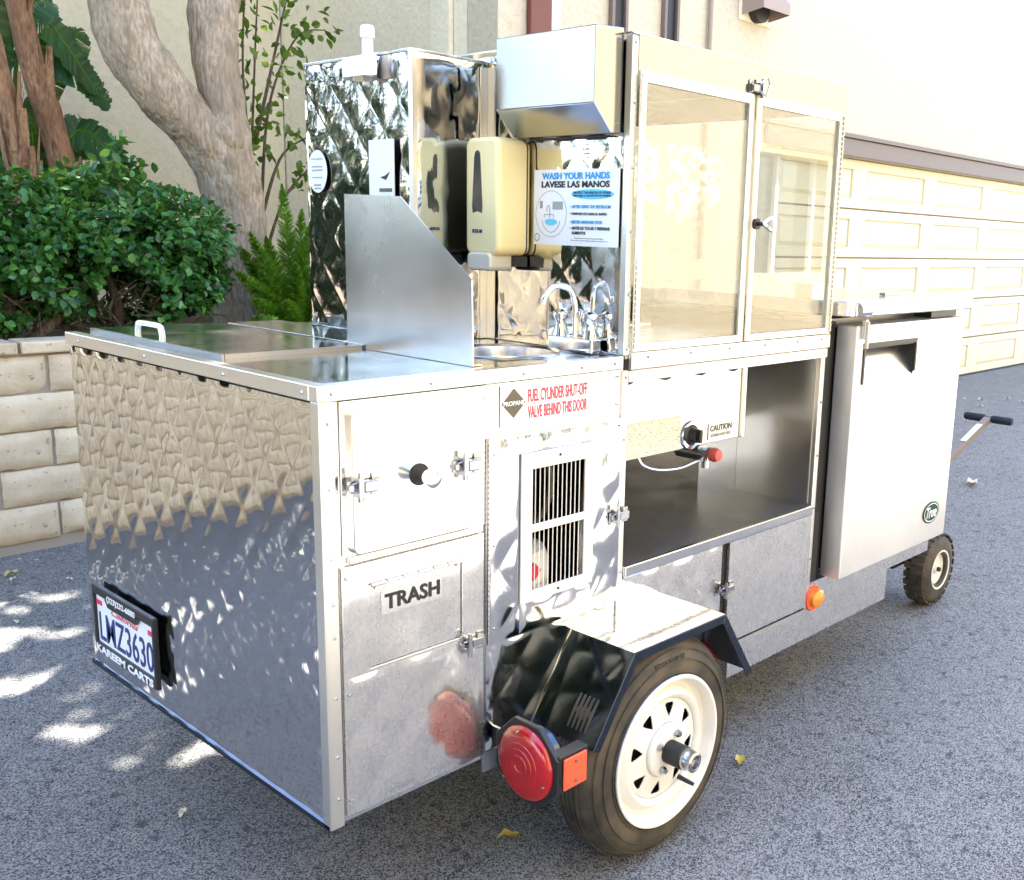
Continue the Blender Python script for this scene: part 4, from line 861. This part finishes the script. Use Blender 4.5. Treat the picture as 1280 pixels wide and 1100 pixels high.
rivets('rivets', [(.364, -.0085, z) for z in (.58, .75, .93)]+[(.718, -.0085, .56), (.718, -.0085, .945)], 'y', vd_, .003)
part('quilted_side_panel', MB().quilt('y', .0005, .352, X1-.007, .311, .545, .125, .14, .0026, .006, .9, 31, .0012, .001), 'mirror_dull', cart, 25)
# ---- propane label
pl_ = part('propane_label', MB().box(.385, .63, -.0005, .0015, .978, 1.058), 'sticker', cart)
part('label_diamond', MB().prism([(.388, -.0015, 1.023), (.419, -.0015, 1.052), (.45, -.0015, 1.023), (.419, -.0015, .994)], (0, .0008, 0)), 'olive_ink', pl_)
text('lettering', 'PROPANE', 'y', -.0021, .392, .446, 1.0185, 1.0275, 'white_ink', pl_, .02, .0003)
text('lettering', 'FUEL CYLINDER SHUT-OFF', 'y', -.0012, .456, .622, 1.0215, 1.0465, 'red_ink', pl_, .012, .0004)
text('lettering', 'VALVE BEHIND THIS DOOR', 'y', -.0012, .456, .622, .989, 1.0135, 'red_ink', pl_, .012, .0004)
part('seam_strip', MB().box(.3455, .3495, -.001, .0015, .31, 1.064), 'zinc', cart)
rivets('rivets', [(.342, -.0005, .99), (.342, -.0005, 1.04), (.716, -.0005, .99), (.716, -.0005, 1.05)], 'y', cart, .003)
# propane bottle behind the grille
pr = thing('propane_cylinder', 'white propane cylinder with red hazard diamond behind the vent grille', 'gas cylinder', (.492, .1, .31))
part('body', MB().lathe([(0, 0), (.07, .0), (.085, .02), (.09, .06), (.09, .36), (.08, .385), (.05, .4), (.02, .405), (0, .405)], (.492, .1, .314), 'z', 36), 'white_plate', pr, 40)
part('valve', MB().cyl((.492, .1, .715), (.492, .1, .77), .014).cyl((.492, .1, .745), (.53, .085, .745), .011), 'zinc', pr, True)
part('hose', MB().tube(smooth_pts([(.53, .085, .745), (.55, .06, .76), (.56, .04, .82), (.55, .04, .88), (.54, .1, .95)], 6), .008, 10), 'olive_ink', pr, True)
part('hazard_diamond', MB().prism([(.486, .0055, .645), (.506, .0075, .665), (.486, .0055, .685), (.466, .0085, .665)], (0, .004, 0)), 'red_ink', pr)

# ---- middle section: open shelf
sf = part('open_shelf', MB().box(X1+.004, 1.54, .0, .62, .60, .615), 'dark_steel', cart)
part('shelf_lip', MB().box(X1+.013, 1.5415, -.010, -.0005, .592, .619), 'steel', sf, bevel=.003)
part('shelf_wall', MB().box(X1+.004, 1.54, .62, .624, .615, 1.06), 'steel_v', cart)
part('polished_wall', MB().box(1.5405, 1.5445, .013, .62, .6, 1.06), 'steel_v', cart)
part('shelf_wall', MB().box(X1+.001, X1+.0035, .013, .62, .615, 1.06), 'steel_v', cart)
part('baffle', MB().box(1.36, 1.5395, .262, .266, .615, .83), 'steel_v', cart)
bh = part('burner_housing', MB().box(X1+.02, 1.345, .12, .55, .82, 1.06), 'steel_v', cart, bevel=.003)
part('housing_flange', MB().box(1.347, 1.36, .112, .262, .82, 1.06), 'alu', bh, bevel=.002)
part('spec_label', MB().box(X1+.04, 1.087, .1175, .1195, .822, .908), 'speclabel', bh)
cl_ = part('caution_label', MB().box(1.205, 1.318, .1175, .1195, .829, .872), 'sticker', bh)
text('lettering', 'CAUTION', 'y', .1168, .0+1.211, 1.305, .851, .867, 'black_ink', cl_, .02, .0004); text('lettering', 'HOT SURFACE DO NOT TOUCH', 'y', .1168, 1.215, 1.3, .836, .844, 'grey_ink', cl_, 0, .0004)
for x in (.88, 1.02, 1.16, 1.3): part('housing_slot', MB().lathe([(0, 0), (.04, 0), (.042, -.004), (0, -.004)], (x, .119, 1.045), 'y', 16), 'soot', bh)
gk = part('gas_knob', MB().lathe([(0, 0), (.026, 0), (.026, -.006), (.02, -.01), (.018, -.028), (0, -.028)], (1.125, .119, .855), 'y', 28), 'black_plastic', bh, 40)
part('knob_bar', MB().box(1.12, 1.13, .078, .0905, .838, .872), 'black_plastic', gk, bevel=.002); part('knob_ring', MB().lathe([(.034, 0), (.038, -.002), (.036, -.006), (.027, -.006)], (1.13, .119, .853), 'y', 28), 'chrome', gk, True)
gv = part('gas_valve', MB().cyl((1.175, .19, .80), (1.175, .09, .80), .02).cyl((1.175, .1, .80), (1.175, .1, .765), .012), 'zinc', bh, True)
part('valve_knob', MB().lathe([(0, 0), (.017, 0), (.019, -.01), (.015, -.024), (0, -.026)], (1.185, .09, .8), 'y', 20), 'red_knob', gv, 40)
part('gas_tube', MB().tube(smooth_pts([(.94, .13, .822), (.95, .12, .80), (1.0, .115, .782), (1.08, .11, .775), (1.15, .105, .785), (1.175, .1, .78)], 6), .004, 10), 'chrome', bh, True)
# ---- lower doors, wall and skirt
part('inner_wall', MB().box(X1+.003, 1.6, .002, .006, ZB, .59), 'soot', cart)
q1 = part('sliding_panel', MB().quilt('y', -.001, X1+.014, 1.128, .312, .59, .13, .14, .0015, .007, .9, 8, .0015, .001), 'trash_steel', cart, 25)
q2 = part('cabinet_door', MB().quilt('y', -.009, 1.15, 1.538, .318, .592, .2, .2, .0004, .01, .9, 9, .0012, .008), 'trash_steel', cart, 25)
latch(1.142, .472, -.0095, q2, .95, -1)
part('base_angle', MB().box(X1+.013, 1.541, -.006, .0015, .299, .3105), 'alu', cart)
sk_ = part('skirt_panel', MB().box(1.18, 2.05, .002, .006, .21, .315), 'trash_steel', cart)
part('skirt_trim', MB().box(1.5635, 2.33, -.004, .001, .316, .383), 'trash_steel', cart)
am = part('amber_marker', MB().lathe([(0, -.026), (.02, -.025), (.032, -.018), (.034, -.004), (.034, 0)], (1.587, -.0045, .334), 'y', 28), 'amber', cart, 50)
for v in am.data.vertices: v.co.z = .334+(v.co.z-.334)*.8
part('marker_base', MB().lathe([(0, -.006), (.037, -.006), (.039, 0), (0, 0)], (1.581, -.004, .334), 'y', 28), 'orange', am, 50)

# ---- fender
def fpts(y): return [(.482, y, .335), (.6, y, .509), (.914, y, .509), (1.033, y, .335)]
V = []; F = []
A_, B_ = fpts(-.001), fpts(-.172)
inn = lambda P_: [(P_[0][0]+.004, P_[0][1], P_[0][2]-.001), (P_[1][0]+.002, P_[1][1], P_[1][2]-.004), (P_[2][0]-.002, P_[2][1], P_[2][2]-.004), (P_[3][0]-.004, P_[3][1], P_[3][2]-.001)]
mb = MB()
for i, m_ in ((0, 'fender'), (1, 'trash_steel'), (2, 'fender')):
    a, b, c, d = A_[i], A_[i+1], B_[i+1], B_[i]; ai, bi, ci, di = inn(A_)[i], inn(A_)[i+1], inn(B_)[i+1], inn(B_)[i]
    o_ = MB().add([a, b, c, d, ai, bi, ci, di], [(0,1,2,3), (7,6,5,4), (0,4,5,1), (1,5,6,2), (2,6,7,3), (3,7,4,0)])
    if i == 0: fd = part('fender', o_, m_, cart)
    else: part('fender_plate' if i == 1 else 'fender_slope', o_, m_, fd)
mb = MB()
for i in range(3):
    a, b = Vector(B_[i]), Vector(B_[i+1]); cen = Vector((.757, -.172, .2)); 
    ia = a+(cen-a).normalized()*.022; ib = b+(cen-b).normalized()*.022
    mb.prism([a, b, ib, ia], (0, -.003, 0))
part('fender_lip', mb, 'fender', fd, bevel=.001)
part('fender_flange', MB().prism([(.472, -.0035, .335), (.594, -.0035, .5145), (.601, -.0035, .510), (.483, -.0035, .335)], (0, .002, 0)), 'chrome', fd)
# ---- main wheels
def main_wheel(y_out, s, name_parent):
    cx, cz, Ro = .72, .247, .247
    wh = part('wheel', MB().lathe([(.1685, .004), (.172, -.001), (.18, .0), (.2, -.002), (.221, .004), (.236, .014), (.243, .024), (.2465, .036), (.247, .06), (.2465, .084), (.243, .096), (.221, .116), (.18, .12), (.1685, .116)], (cx, y_out, cz), 'y', 72, True), 'tyre', name_parent, 35)
    if s < 0: return wh
    mb = MB()
    for h in (.036, .048, .06, .072, .084): mb.lathe([(.2466, h-.0035), (.2492, h-.003), (.2492, h+.003), (.2466, h+.0035)], (cx, y_out, cz), 'y', 72, True)
    part('tread_ribs', mb, 'tyre', wh, 35)
    mb = MB()
    for r_ in (.176, .205, .228): mb.lathe([(r_-.0015, .002), (r_-.001, -.0045 if r_ < .22 else .001), (r_+.001, -.0045 if r_ < .22 else .002), (r_+.0015, .004)], (cx, y_out, cz), 'y', 72, True)
    part('sidewall_ribs', mb, 'tyre', wh, 35)
    rm = MB().lathe([(.172, -.006), (.170, -.0095), (.164, -.0095), (.160, -.004), (.157, .02), (.150, .026), (.143, .024), (.132, .008), (.125, .003), (.118, .006), (.112, .014)], (cx, y_out, cz), 'y', 72)
    # disc ring with triangular windows
    nr, ns = 25, 288; V = []; F = []
    def hy(r_): return .014+(.112-r_)*-.16
    rad = [.112-.05*i/(nr-1) for i in range(nr)]
    for k in range(ns):
        a = 2*math.pi*k/ns+.2
        for r_ in rad: V.append((cx+r_*math.cos(a), y_out+hy(r_), cz+r_*math.sin(a)))
    for k in range(ns):
        k2 = (k+1) % ns; an = ((k+.5) % 36-18)/36*(2*math.pi/8)
        for i in range(nr-1):
            r_ = (rad[i]+rad[i+1])/2; hw = (r_-.0705)*.56; tv = r_*math.sin(an)
            rc = max(0, r_-.097); op = .073 < r_ < .1035 and abs(tv) < min(hw, .0175-(rc**2*60+rc*.2))
            if not op: F.append((k*nr+i, k*nr+i+1, k2*nr+i+1, k2*nr+i))
    rm.add(V, F)
    rm.lathe([(.062, hy(.062)), (.058, -.004), (.05, -.007), (.03, -.007), (0, -.007)], (cx, y_out, cz), 'y', 48)
    ro = part('rim', rm, 'rim', wh, 35); sm = ro.modifiers.new('thickness', 'SOLIDIFY'); sm.thickness = .003; sm.offset = -1
    part('brake_drum', MB().lathe([(0, .03), (.13, .03), (.13, .09), (0, .09)], (cx, y_out, cz), 'y', 32), 'soot', wh)
    hb = part('hub', MB().lathe([(0, 0), (.026, 0), (.026, -.045), (.023, -.048), (0, -.048)], (cx, y_out-.006, cz), 'y', 28), 'soot', wh, 40)
    part('hub_cap', MB().lathe([(.0235, 0), (.0245, -.006), (.0225, -.01), (.0225, -.024), (.018, -.027), (.014, -.026), (.012, -.016), (0, -.016)], (cx, y_out-.0545, cz), 'y', 28), 'zinc', hb, 40)
    for k in range(4):
        a = R(45+90*k+12); px_, pz_ = cx+.042*math.cos(a), cz+.042*math.sin(a)
        part('lug_nut', MB().lathe([(0, 0), (.0085, 0), (.0085, -.006), (.006, -.012), (0, -.0125)], (px_, y_out-.0075, pz_), 'y', 6), 'zinc', wh, 30)
    part('valve_stem', MB().tube([(cx+.05, y_out+.004, cz-.085), (cx+.055, y_out-.02, cz-.09), (cx+.06, y_out-.034, cz-.094)], [.006, .005, .004], 10), 'black_plastic', wh, True)
    text('tyre_lettering', 'SPORT TRAIL ST', 'y', y_out-.0008, cx-.05, cx+.05, cz+.196, cz+.212, 'tyre', wh, .01, .0012)
    return wh
main_wheel(-.172, 1, cart); main_wheel(1.07, -1, cart)
part('axle', MB().cyl((.72, -.06, .247), (.72, 1.1, .247), .022), 'soot', cart, True)
part('frame_rail', MB().box(.3, 2.6, .2, .25, .2, .302).box(.3, 2.6, .77, .82, .2, .302), 'black_paint', cart)
part('leaf_spring', MB().tube(smooth_pts([(.42, .1, .295), (.55, .1, .24), (.72, .1, .215), (.9, .1, .24), (1.05, .1, .295)], 5), .016, 8), 'soot', cart, True)
part('hose_tip', MB().tube([(1.0, -.02, .34), (1.03, -.04, .31), (1.045, -.05, .29)], .009, 8), 'red_ink', cart, True)
# ---- tail light
tlx, tly, tlz = .352, -.115, .338
tb = part('tail_light', MB().lathe([(0, .01), (.06, .01), (.062, .045), (.05, .06), (0, .06)], (tlx, tly, tlz), 'x', 32), 'fender', cart, 40)
oc = []
for k in range(8):
    a = R(22.5+45*k); oc.append((tlx+.003, tly+.094*math.cos(a), tlz+.09*math.sin(a)))
part('light_plate', MB().prism(oc, (.012, 0, 0)), 'black_paint', tb, bevel=.002)
part('lens', MB().lathe([(0, -.0125), (.006, -.0135), (.011, -.0125), (.012, -.0145), (.022, -.0155), (.0225, -.0142), (.034, -.0142), (.0345, -.0128), (.046, -.0122), (.0465, -.0108), (.058, -.0098), (.066, -.0065), (.072, -.003), (.0755, .002), (.0755, .006)], (tlx-.002, tly, tlz), 'x', 56), 'red_lens', tb, True)
for a in (80, 200, 320): part('lens_screw', MB().lathe([(0, -.0045), (.003, -.0035), (.003, .003)], (tlx-.008, tly+.066*math.cos(R(a)), tlz+.066*math.sin(R(a))), 'x', 8), 'zinc', tb, True)
sr = part('side_reflector_body', MB().box(tlx+.008, tlx+.085, tly-.088, tly-.06, tlz-.036, tlz+.042), 'black_paint', tb, bevel=.003)
part('side_reflector', MB().box(tlx+.016, tlx+.077, tly-.0935, tly-.0885, tlz-.029, tlz+.035), 'orange', sr, bevel=.002)
part('light_bracket', MB().box(tlx+.03, tlx+.036, tly+.06, -.002, tlz-.012, tlz+.022).box(tlx-.01, tlx+.06, -.002, .0015, ZB-.03, ZB+.012), 'zinc', tb)
for z in (-.018, .022): part('rivet', MB().cyl((tlx+.046, tly-.094, tlz+z+.002), (tlx+.046, tly-.0965, tlz+z+.002), .003, seg=8), 'zinc', sr)
# ---- licence plate
pb = part('plate_frame', MB().sheet('x', -.034, .630, .946, .362, .524, .012, holes=((.641, .935, .386, .503),)), 'black_plastic', cart, bevel=.003)
part('frame_tab', MB().prism([(-.0345, .70, .5035), (-.0345, .875, .5035), (-.0345, .86, .487), (-.0345, .715, .487)], (.004, 0, 0)), 'black_plastic', pb)
part('plate', MB().box(-.028, -.0265, .637, .94, .372, .515), 'white_plate', pb)
part('plate_bracket', MB().box(-.0255, -.016, .72, .86, .44, .5), 'soot', pb)
text('plate_number', 'LMZ3630', 'x', -.0288, .649, .924, .393, .462, 'navy_ink', pb, .005, .0005)
text('state_script', 'California', 'x', -.0288, .72, .855, .470, .484, 'red_ink', pb, 0, .0004, .3)
part('month_sticker', MB().box(-.0295, -.0282, .905, .933, .478, .489), 'red_ink', pb); part('year_sticker', MB().box(-.0295, -.0282, .643, .668, .478, .489), 'red_ink', pb)
text('frame_phone', '(323)232-6880', 'x', -.0352, .715, .86, .498, .516, 'white_ink', pb, .012, .0005)
text('frame_name', 'KAREEM CARTS', 'x', -.0352, .642, .934, .3655, .3835, 'white_ink', pb, .03, .0005)

pb.location.x = .013
# ---- refrigerator
fb = part('refrigerator_body', MB().box(1.634, 2.325, .03, 1.0, .39, 1.135), 'dark_steel', cart)
part('gap_filler', MB().box(1.5635, 1.632, .012, .95, .318, 1.13), 'soot', cart)
F0, F1, D0, D1 = 1.628, 2.322, .389, 1.123
HZ = (1.675, 1.985, .962, 1.062)
fdr = part('refrigerator_door', MB().sheet('y', -.06, F0, F1, D0, D1, .066, holes=(HZ,)), 'fridge', cart, bevel=.004)
part('gasket', MB().box(F0+.015, F1-.015, .0065, .029, D0+.015, D1-.01), 'black_plastic', fdr)
pk = part('handle_pocket', MB().add([(HZ[0], -.0595, HZ[2]), (HZ[1], -.0595, HZ[2]), (HZ[1], -.006, HZ[3]), (HZ[0], -.006, HZ[3])], [(0, 1, 2, 3)]), 'steel_v', fdr)
part('pocket_side', MB().prism([(HZ[1]-.004, -.0598, HZ[2]), (HZ[1]-.004, -.0598, HZ[3]), (HZ[1]-.004, -.004, HZ[3])], (.0035, 0, 0)), 'black_plastic', pk); part('pocket_top', MB().box(HZ[0]+.001, HZ[1]-.005, -.0598, -.004, HZ[3]-.006, HZ[3]-.001), 'black_plastic', pk)
part('pocket_trim', MB().box(HZ[0]-.008, HZ[1]+.008, -.064, -.0605, HZ[3]-.002, HZ[3]+.010).box(HZ[0]-.008, HZ[0]+.002, -.064, -.0605, HZ[2]-.006, HZ[3]-.003).box(HZ[1]-.002, HZ[1]+.008, -.064, -.0605, HZ[2]+.01, HZ[3]-.003), 'black_plastic', pk, bevel=.001)
em = part('oval_emblem', ellipse('y', -.063, 2.202, .487, .058, .036, .0028), 'green_enamel', fdr)
part('emblem_ring', ring('y', -.0637, 2.202, .487, .052, .031, .003), 'white_ink', em); text('emblem_script', 'True', 'y', -.0640, 2.165, 2.238, .470, .506, 'white_ink', em, .012, .0006, .35)
# worktop
wt = part('worktop', rrect('z', 1.1475, 1.578, 2.372, -.066, 1.0, .02, .042, 5), 'steel', cart, 40, .004)
part('hinge', MB().box(2.12, 2.30, -.04, .02, 1.125, 1.146), 'black_plastic', cart)
part('door_catch', MB().box(1.648, 1.664, -.0725, -.0605, 1.085, 1.14).cyl((1.656, -.074, 1.06), (1.656, -.074, 1.135), .006, seg=10), 'zinc', fdr, bevel=.001)
part('worktop_corner', MB().tube([(1.60, -.067, 1.168), (1.655, -.0695, 1.168)], .021, 16), 'chrome', wt, True)
part('end_bracket', MB().box(1.576, 1.64, .06, .12, 1.19, 1.232), 'alu', wt, bevel=.002)
part('latch_strip', MB().box(1.98, 2.12, .05, .07, 1.1905, 1.199), 'zinc', wt)
# ---- front wheels and towing handle
def front_wheel(y, full):
    c = (2.68, y, .14)
    wh = part('small_wheel', MB().lathe([(.06, -.04), (.075, -.046), (.1, -.045), (.124, -.036), (.135, -.02), (.138, 0), (.135, .02), (.124, .036), (.1, .045), (.06, .04)], c, 'y', 48, True), 'tyre', cart, 35)
    lug = MB().box(-.011, .011, -.04, .04, -.002, .0045).mesh('tread_lug'); lug.materials.append(M['tyre'])
    mb = MB()
    for k in range(26):
        a = 2*math.pi*k/26
        for yy0, yy1, off in ((-.038, -.013, 0), (-.011, .011, .5), (.013, .038, 0)):
            aa = a+off*2*math.pi/26; ca, sa = math.cos(aa), math.sin(aa); rr = .133 if off == 0 else .137
            pts = [(rr*ca-t_*sa, rr*sa+t_*ca) for t_ in (-.012, .012)]; pts += [((rr+.005)*ca-t_*sa, (rr+.005)*sa+t_*ca) for t_ in (.011, -.011)]
            mb.prism([(c[0]+a_, y+yy0, c[2]+b_) for a_, b_ in pts], (0, yy1-yy0, 0))
    part('tread_lugs', mb, 'tyre', wh)['kind'] = 'stuff'
    part('rim', MB().lathe([(.078, -.044), (.076, -.047), (.070, -.046), (.066, -.03), (.05, -.026), (.018, -.024), (.016, -.034), (0, -.034)], c, 'y', 40), 'rim', wh, 35)
    part('axle_nut', MB().cyl((c[0], y-.034, c[2]), (c[0], y-.045, c[2]), .009, seg=8), 'soot', wh)
front_wheel(.14, 1); front_wheel(.82, 1)
part('small_axle', MB().cyl((2.68, .12, .14), (2.68, .84, .14), .014), 'soot', cart, True)
part('tongue', MB().box(2.55, 2.74, .4, .52, .12, .17).box(2.5, 2.6, .2, .82, .17, .21).box(2.58, 2.7, .24, .3, .13, .2).box(2.58, 2.7, .7, .76, .13, .2), 'black_paint', cart)
th = part('tow_handle', MB().prism([(2.72, .435, .14), (2.735, .435, .165), (3.885, .435, .545), (3.90, .435, .52)], (0, .035, 0)), 'brown_trim', cart, bevel=.003)
part('handle_decal', MB().prism([(3.62, .437, .4595), (3.62, .467, .4595), (3.80, .467, .519), (3.80, .437, .519)], (0, 0, .001)), 'silver_sticker', th)
for a, b in ((.335, .437), (.468, .57)): part('grip', MB().tube([(3.895, a, .535), (3.895, a+.01, .535), (3.895, b-.01, .535), (3.895, b, .535)], [.015, .019, .019, .015], 16), 'grip', th, True)
part('cross_bar', MB().cyl((3.895, .35, .535), (3.895, .555, .535), .011), 'soot', th, True)
part('apron_end', MB().box(2.045, 2.05, .007, .3, .21, .315), 'steel_v', cart)

# ================================================================ LITTER
def dry_leaf(x, y, s, m_, lab, rz):
    V = []; F = []; n_ = 7
    for i in range(n_):
        t = i/(n_-1); w_ = s*.26*math.sin(math.pi*min(1, .05+.93*t))**.8; zc = .006+.012*s/.06*math.sin(t*5+x*9)**2
        for k in (-1, 0, 1): V.append((s*(t-.5), k*w_, zc+abs(k)*w_*.55))
    for i in range(n_-1):
        for k in range(2): a = i*3+k; F.append((a, a+1, a+4, a+3))
    me = MB().add(V, F).mesh('fallen_leaf', False); me.shade_smooth(); o = link('fallen_leaf', me, m_); o.location = (x, y, 0); o.rotation_euler = (0, 0, rz); o['label'] = lab; o['category'] = 'leaf'; o['group'] = 'leaves fallen on the asphalt'
for a in ((1.159, -.07, .05, 'dryleaf', 'curled yellow leaf on asphalt in front of the spoked wheel', .6), (.51, .107, .05, 'dryleaf', 'thin yellow leaf on asphalt below the red tail light', 2.4), (.053, .715, .035, 'dryleaf2', 'tan leaf on shaded asphalt below the rear panel', .9), (.354, 2.748, .055, 'dryleaf', 'yellow leaf on asphalt at the foot of the block wall', .2), (4.694, .824, .11, 'dryleaf2', 'pale leaf on asphalt beyond the towing handle', .3)): dry_leaf(*a)
for i in range(38):
    if i < 20: x, y = random.uniform(5.2, 8.6), random.uniform(1.5, 2.85)
    else: x, y = random.uniform(-.3, .6), random.uniform(2.2, 2.95)
    dry_leaf(x, y, random.uniform(.03, .07) if i < 20 else random.uniform(.015, .03), (mt := random.choice(['dryleaf2', 'dryleaf2', 'dryleaf'])), ('small %s leaf scattered in front of the garage door' if i < 20 else 'tiny %s leaf bit beside the block wall') % ('pale dry' if mt == 'dryleaf2' else 'yellow'), random.uniform(0, 6))
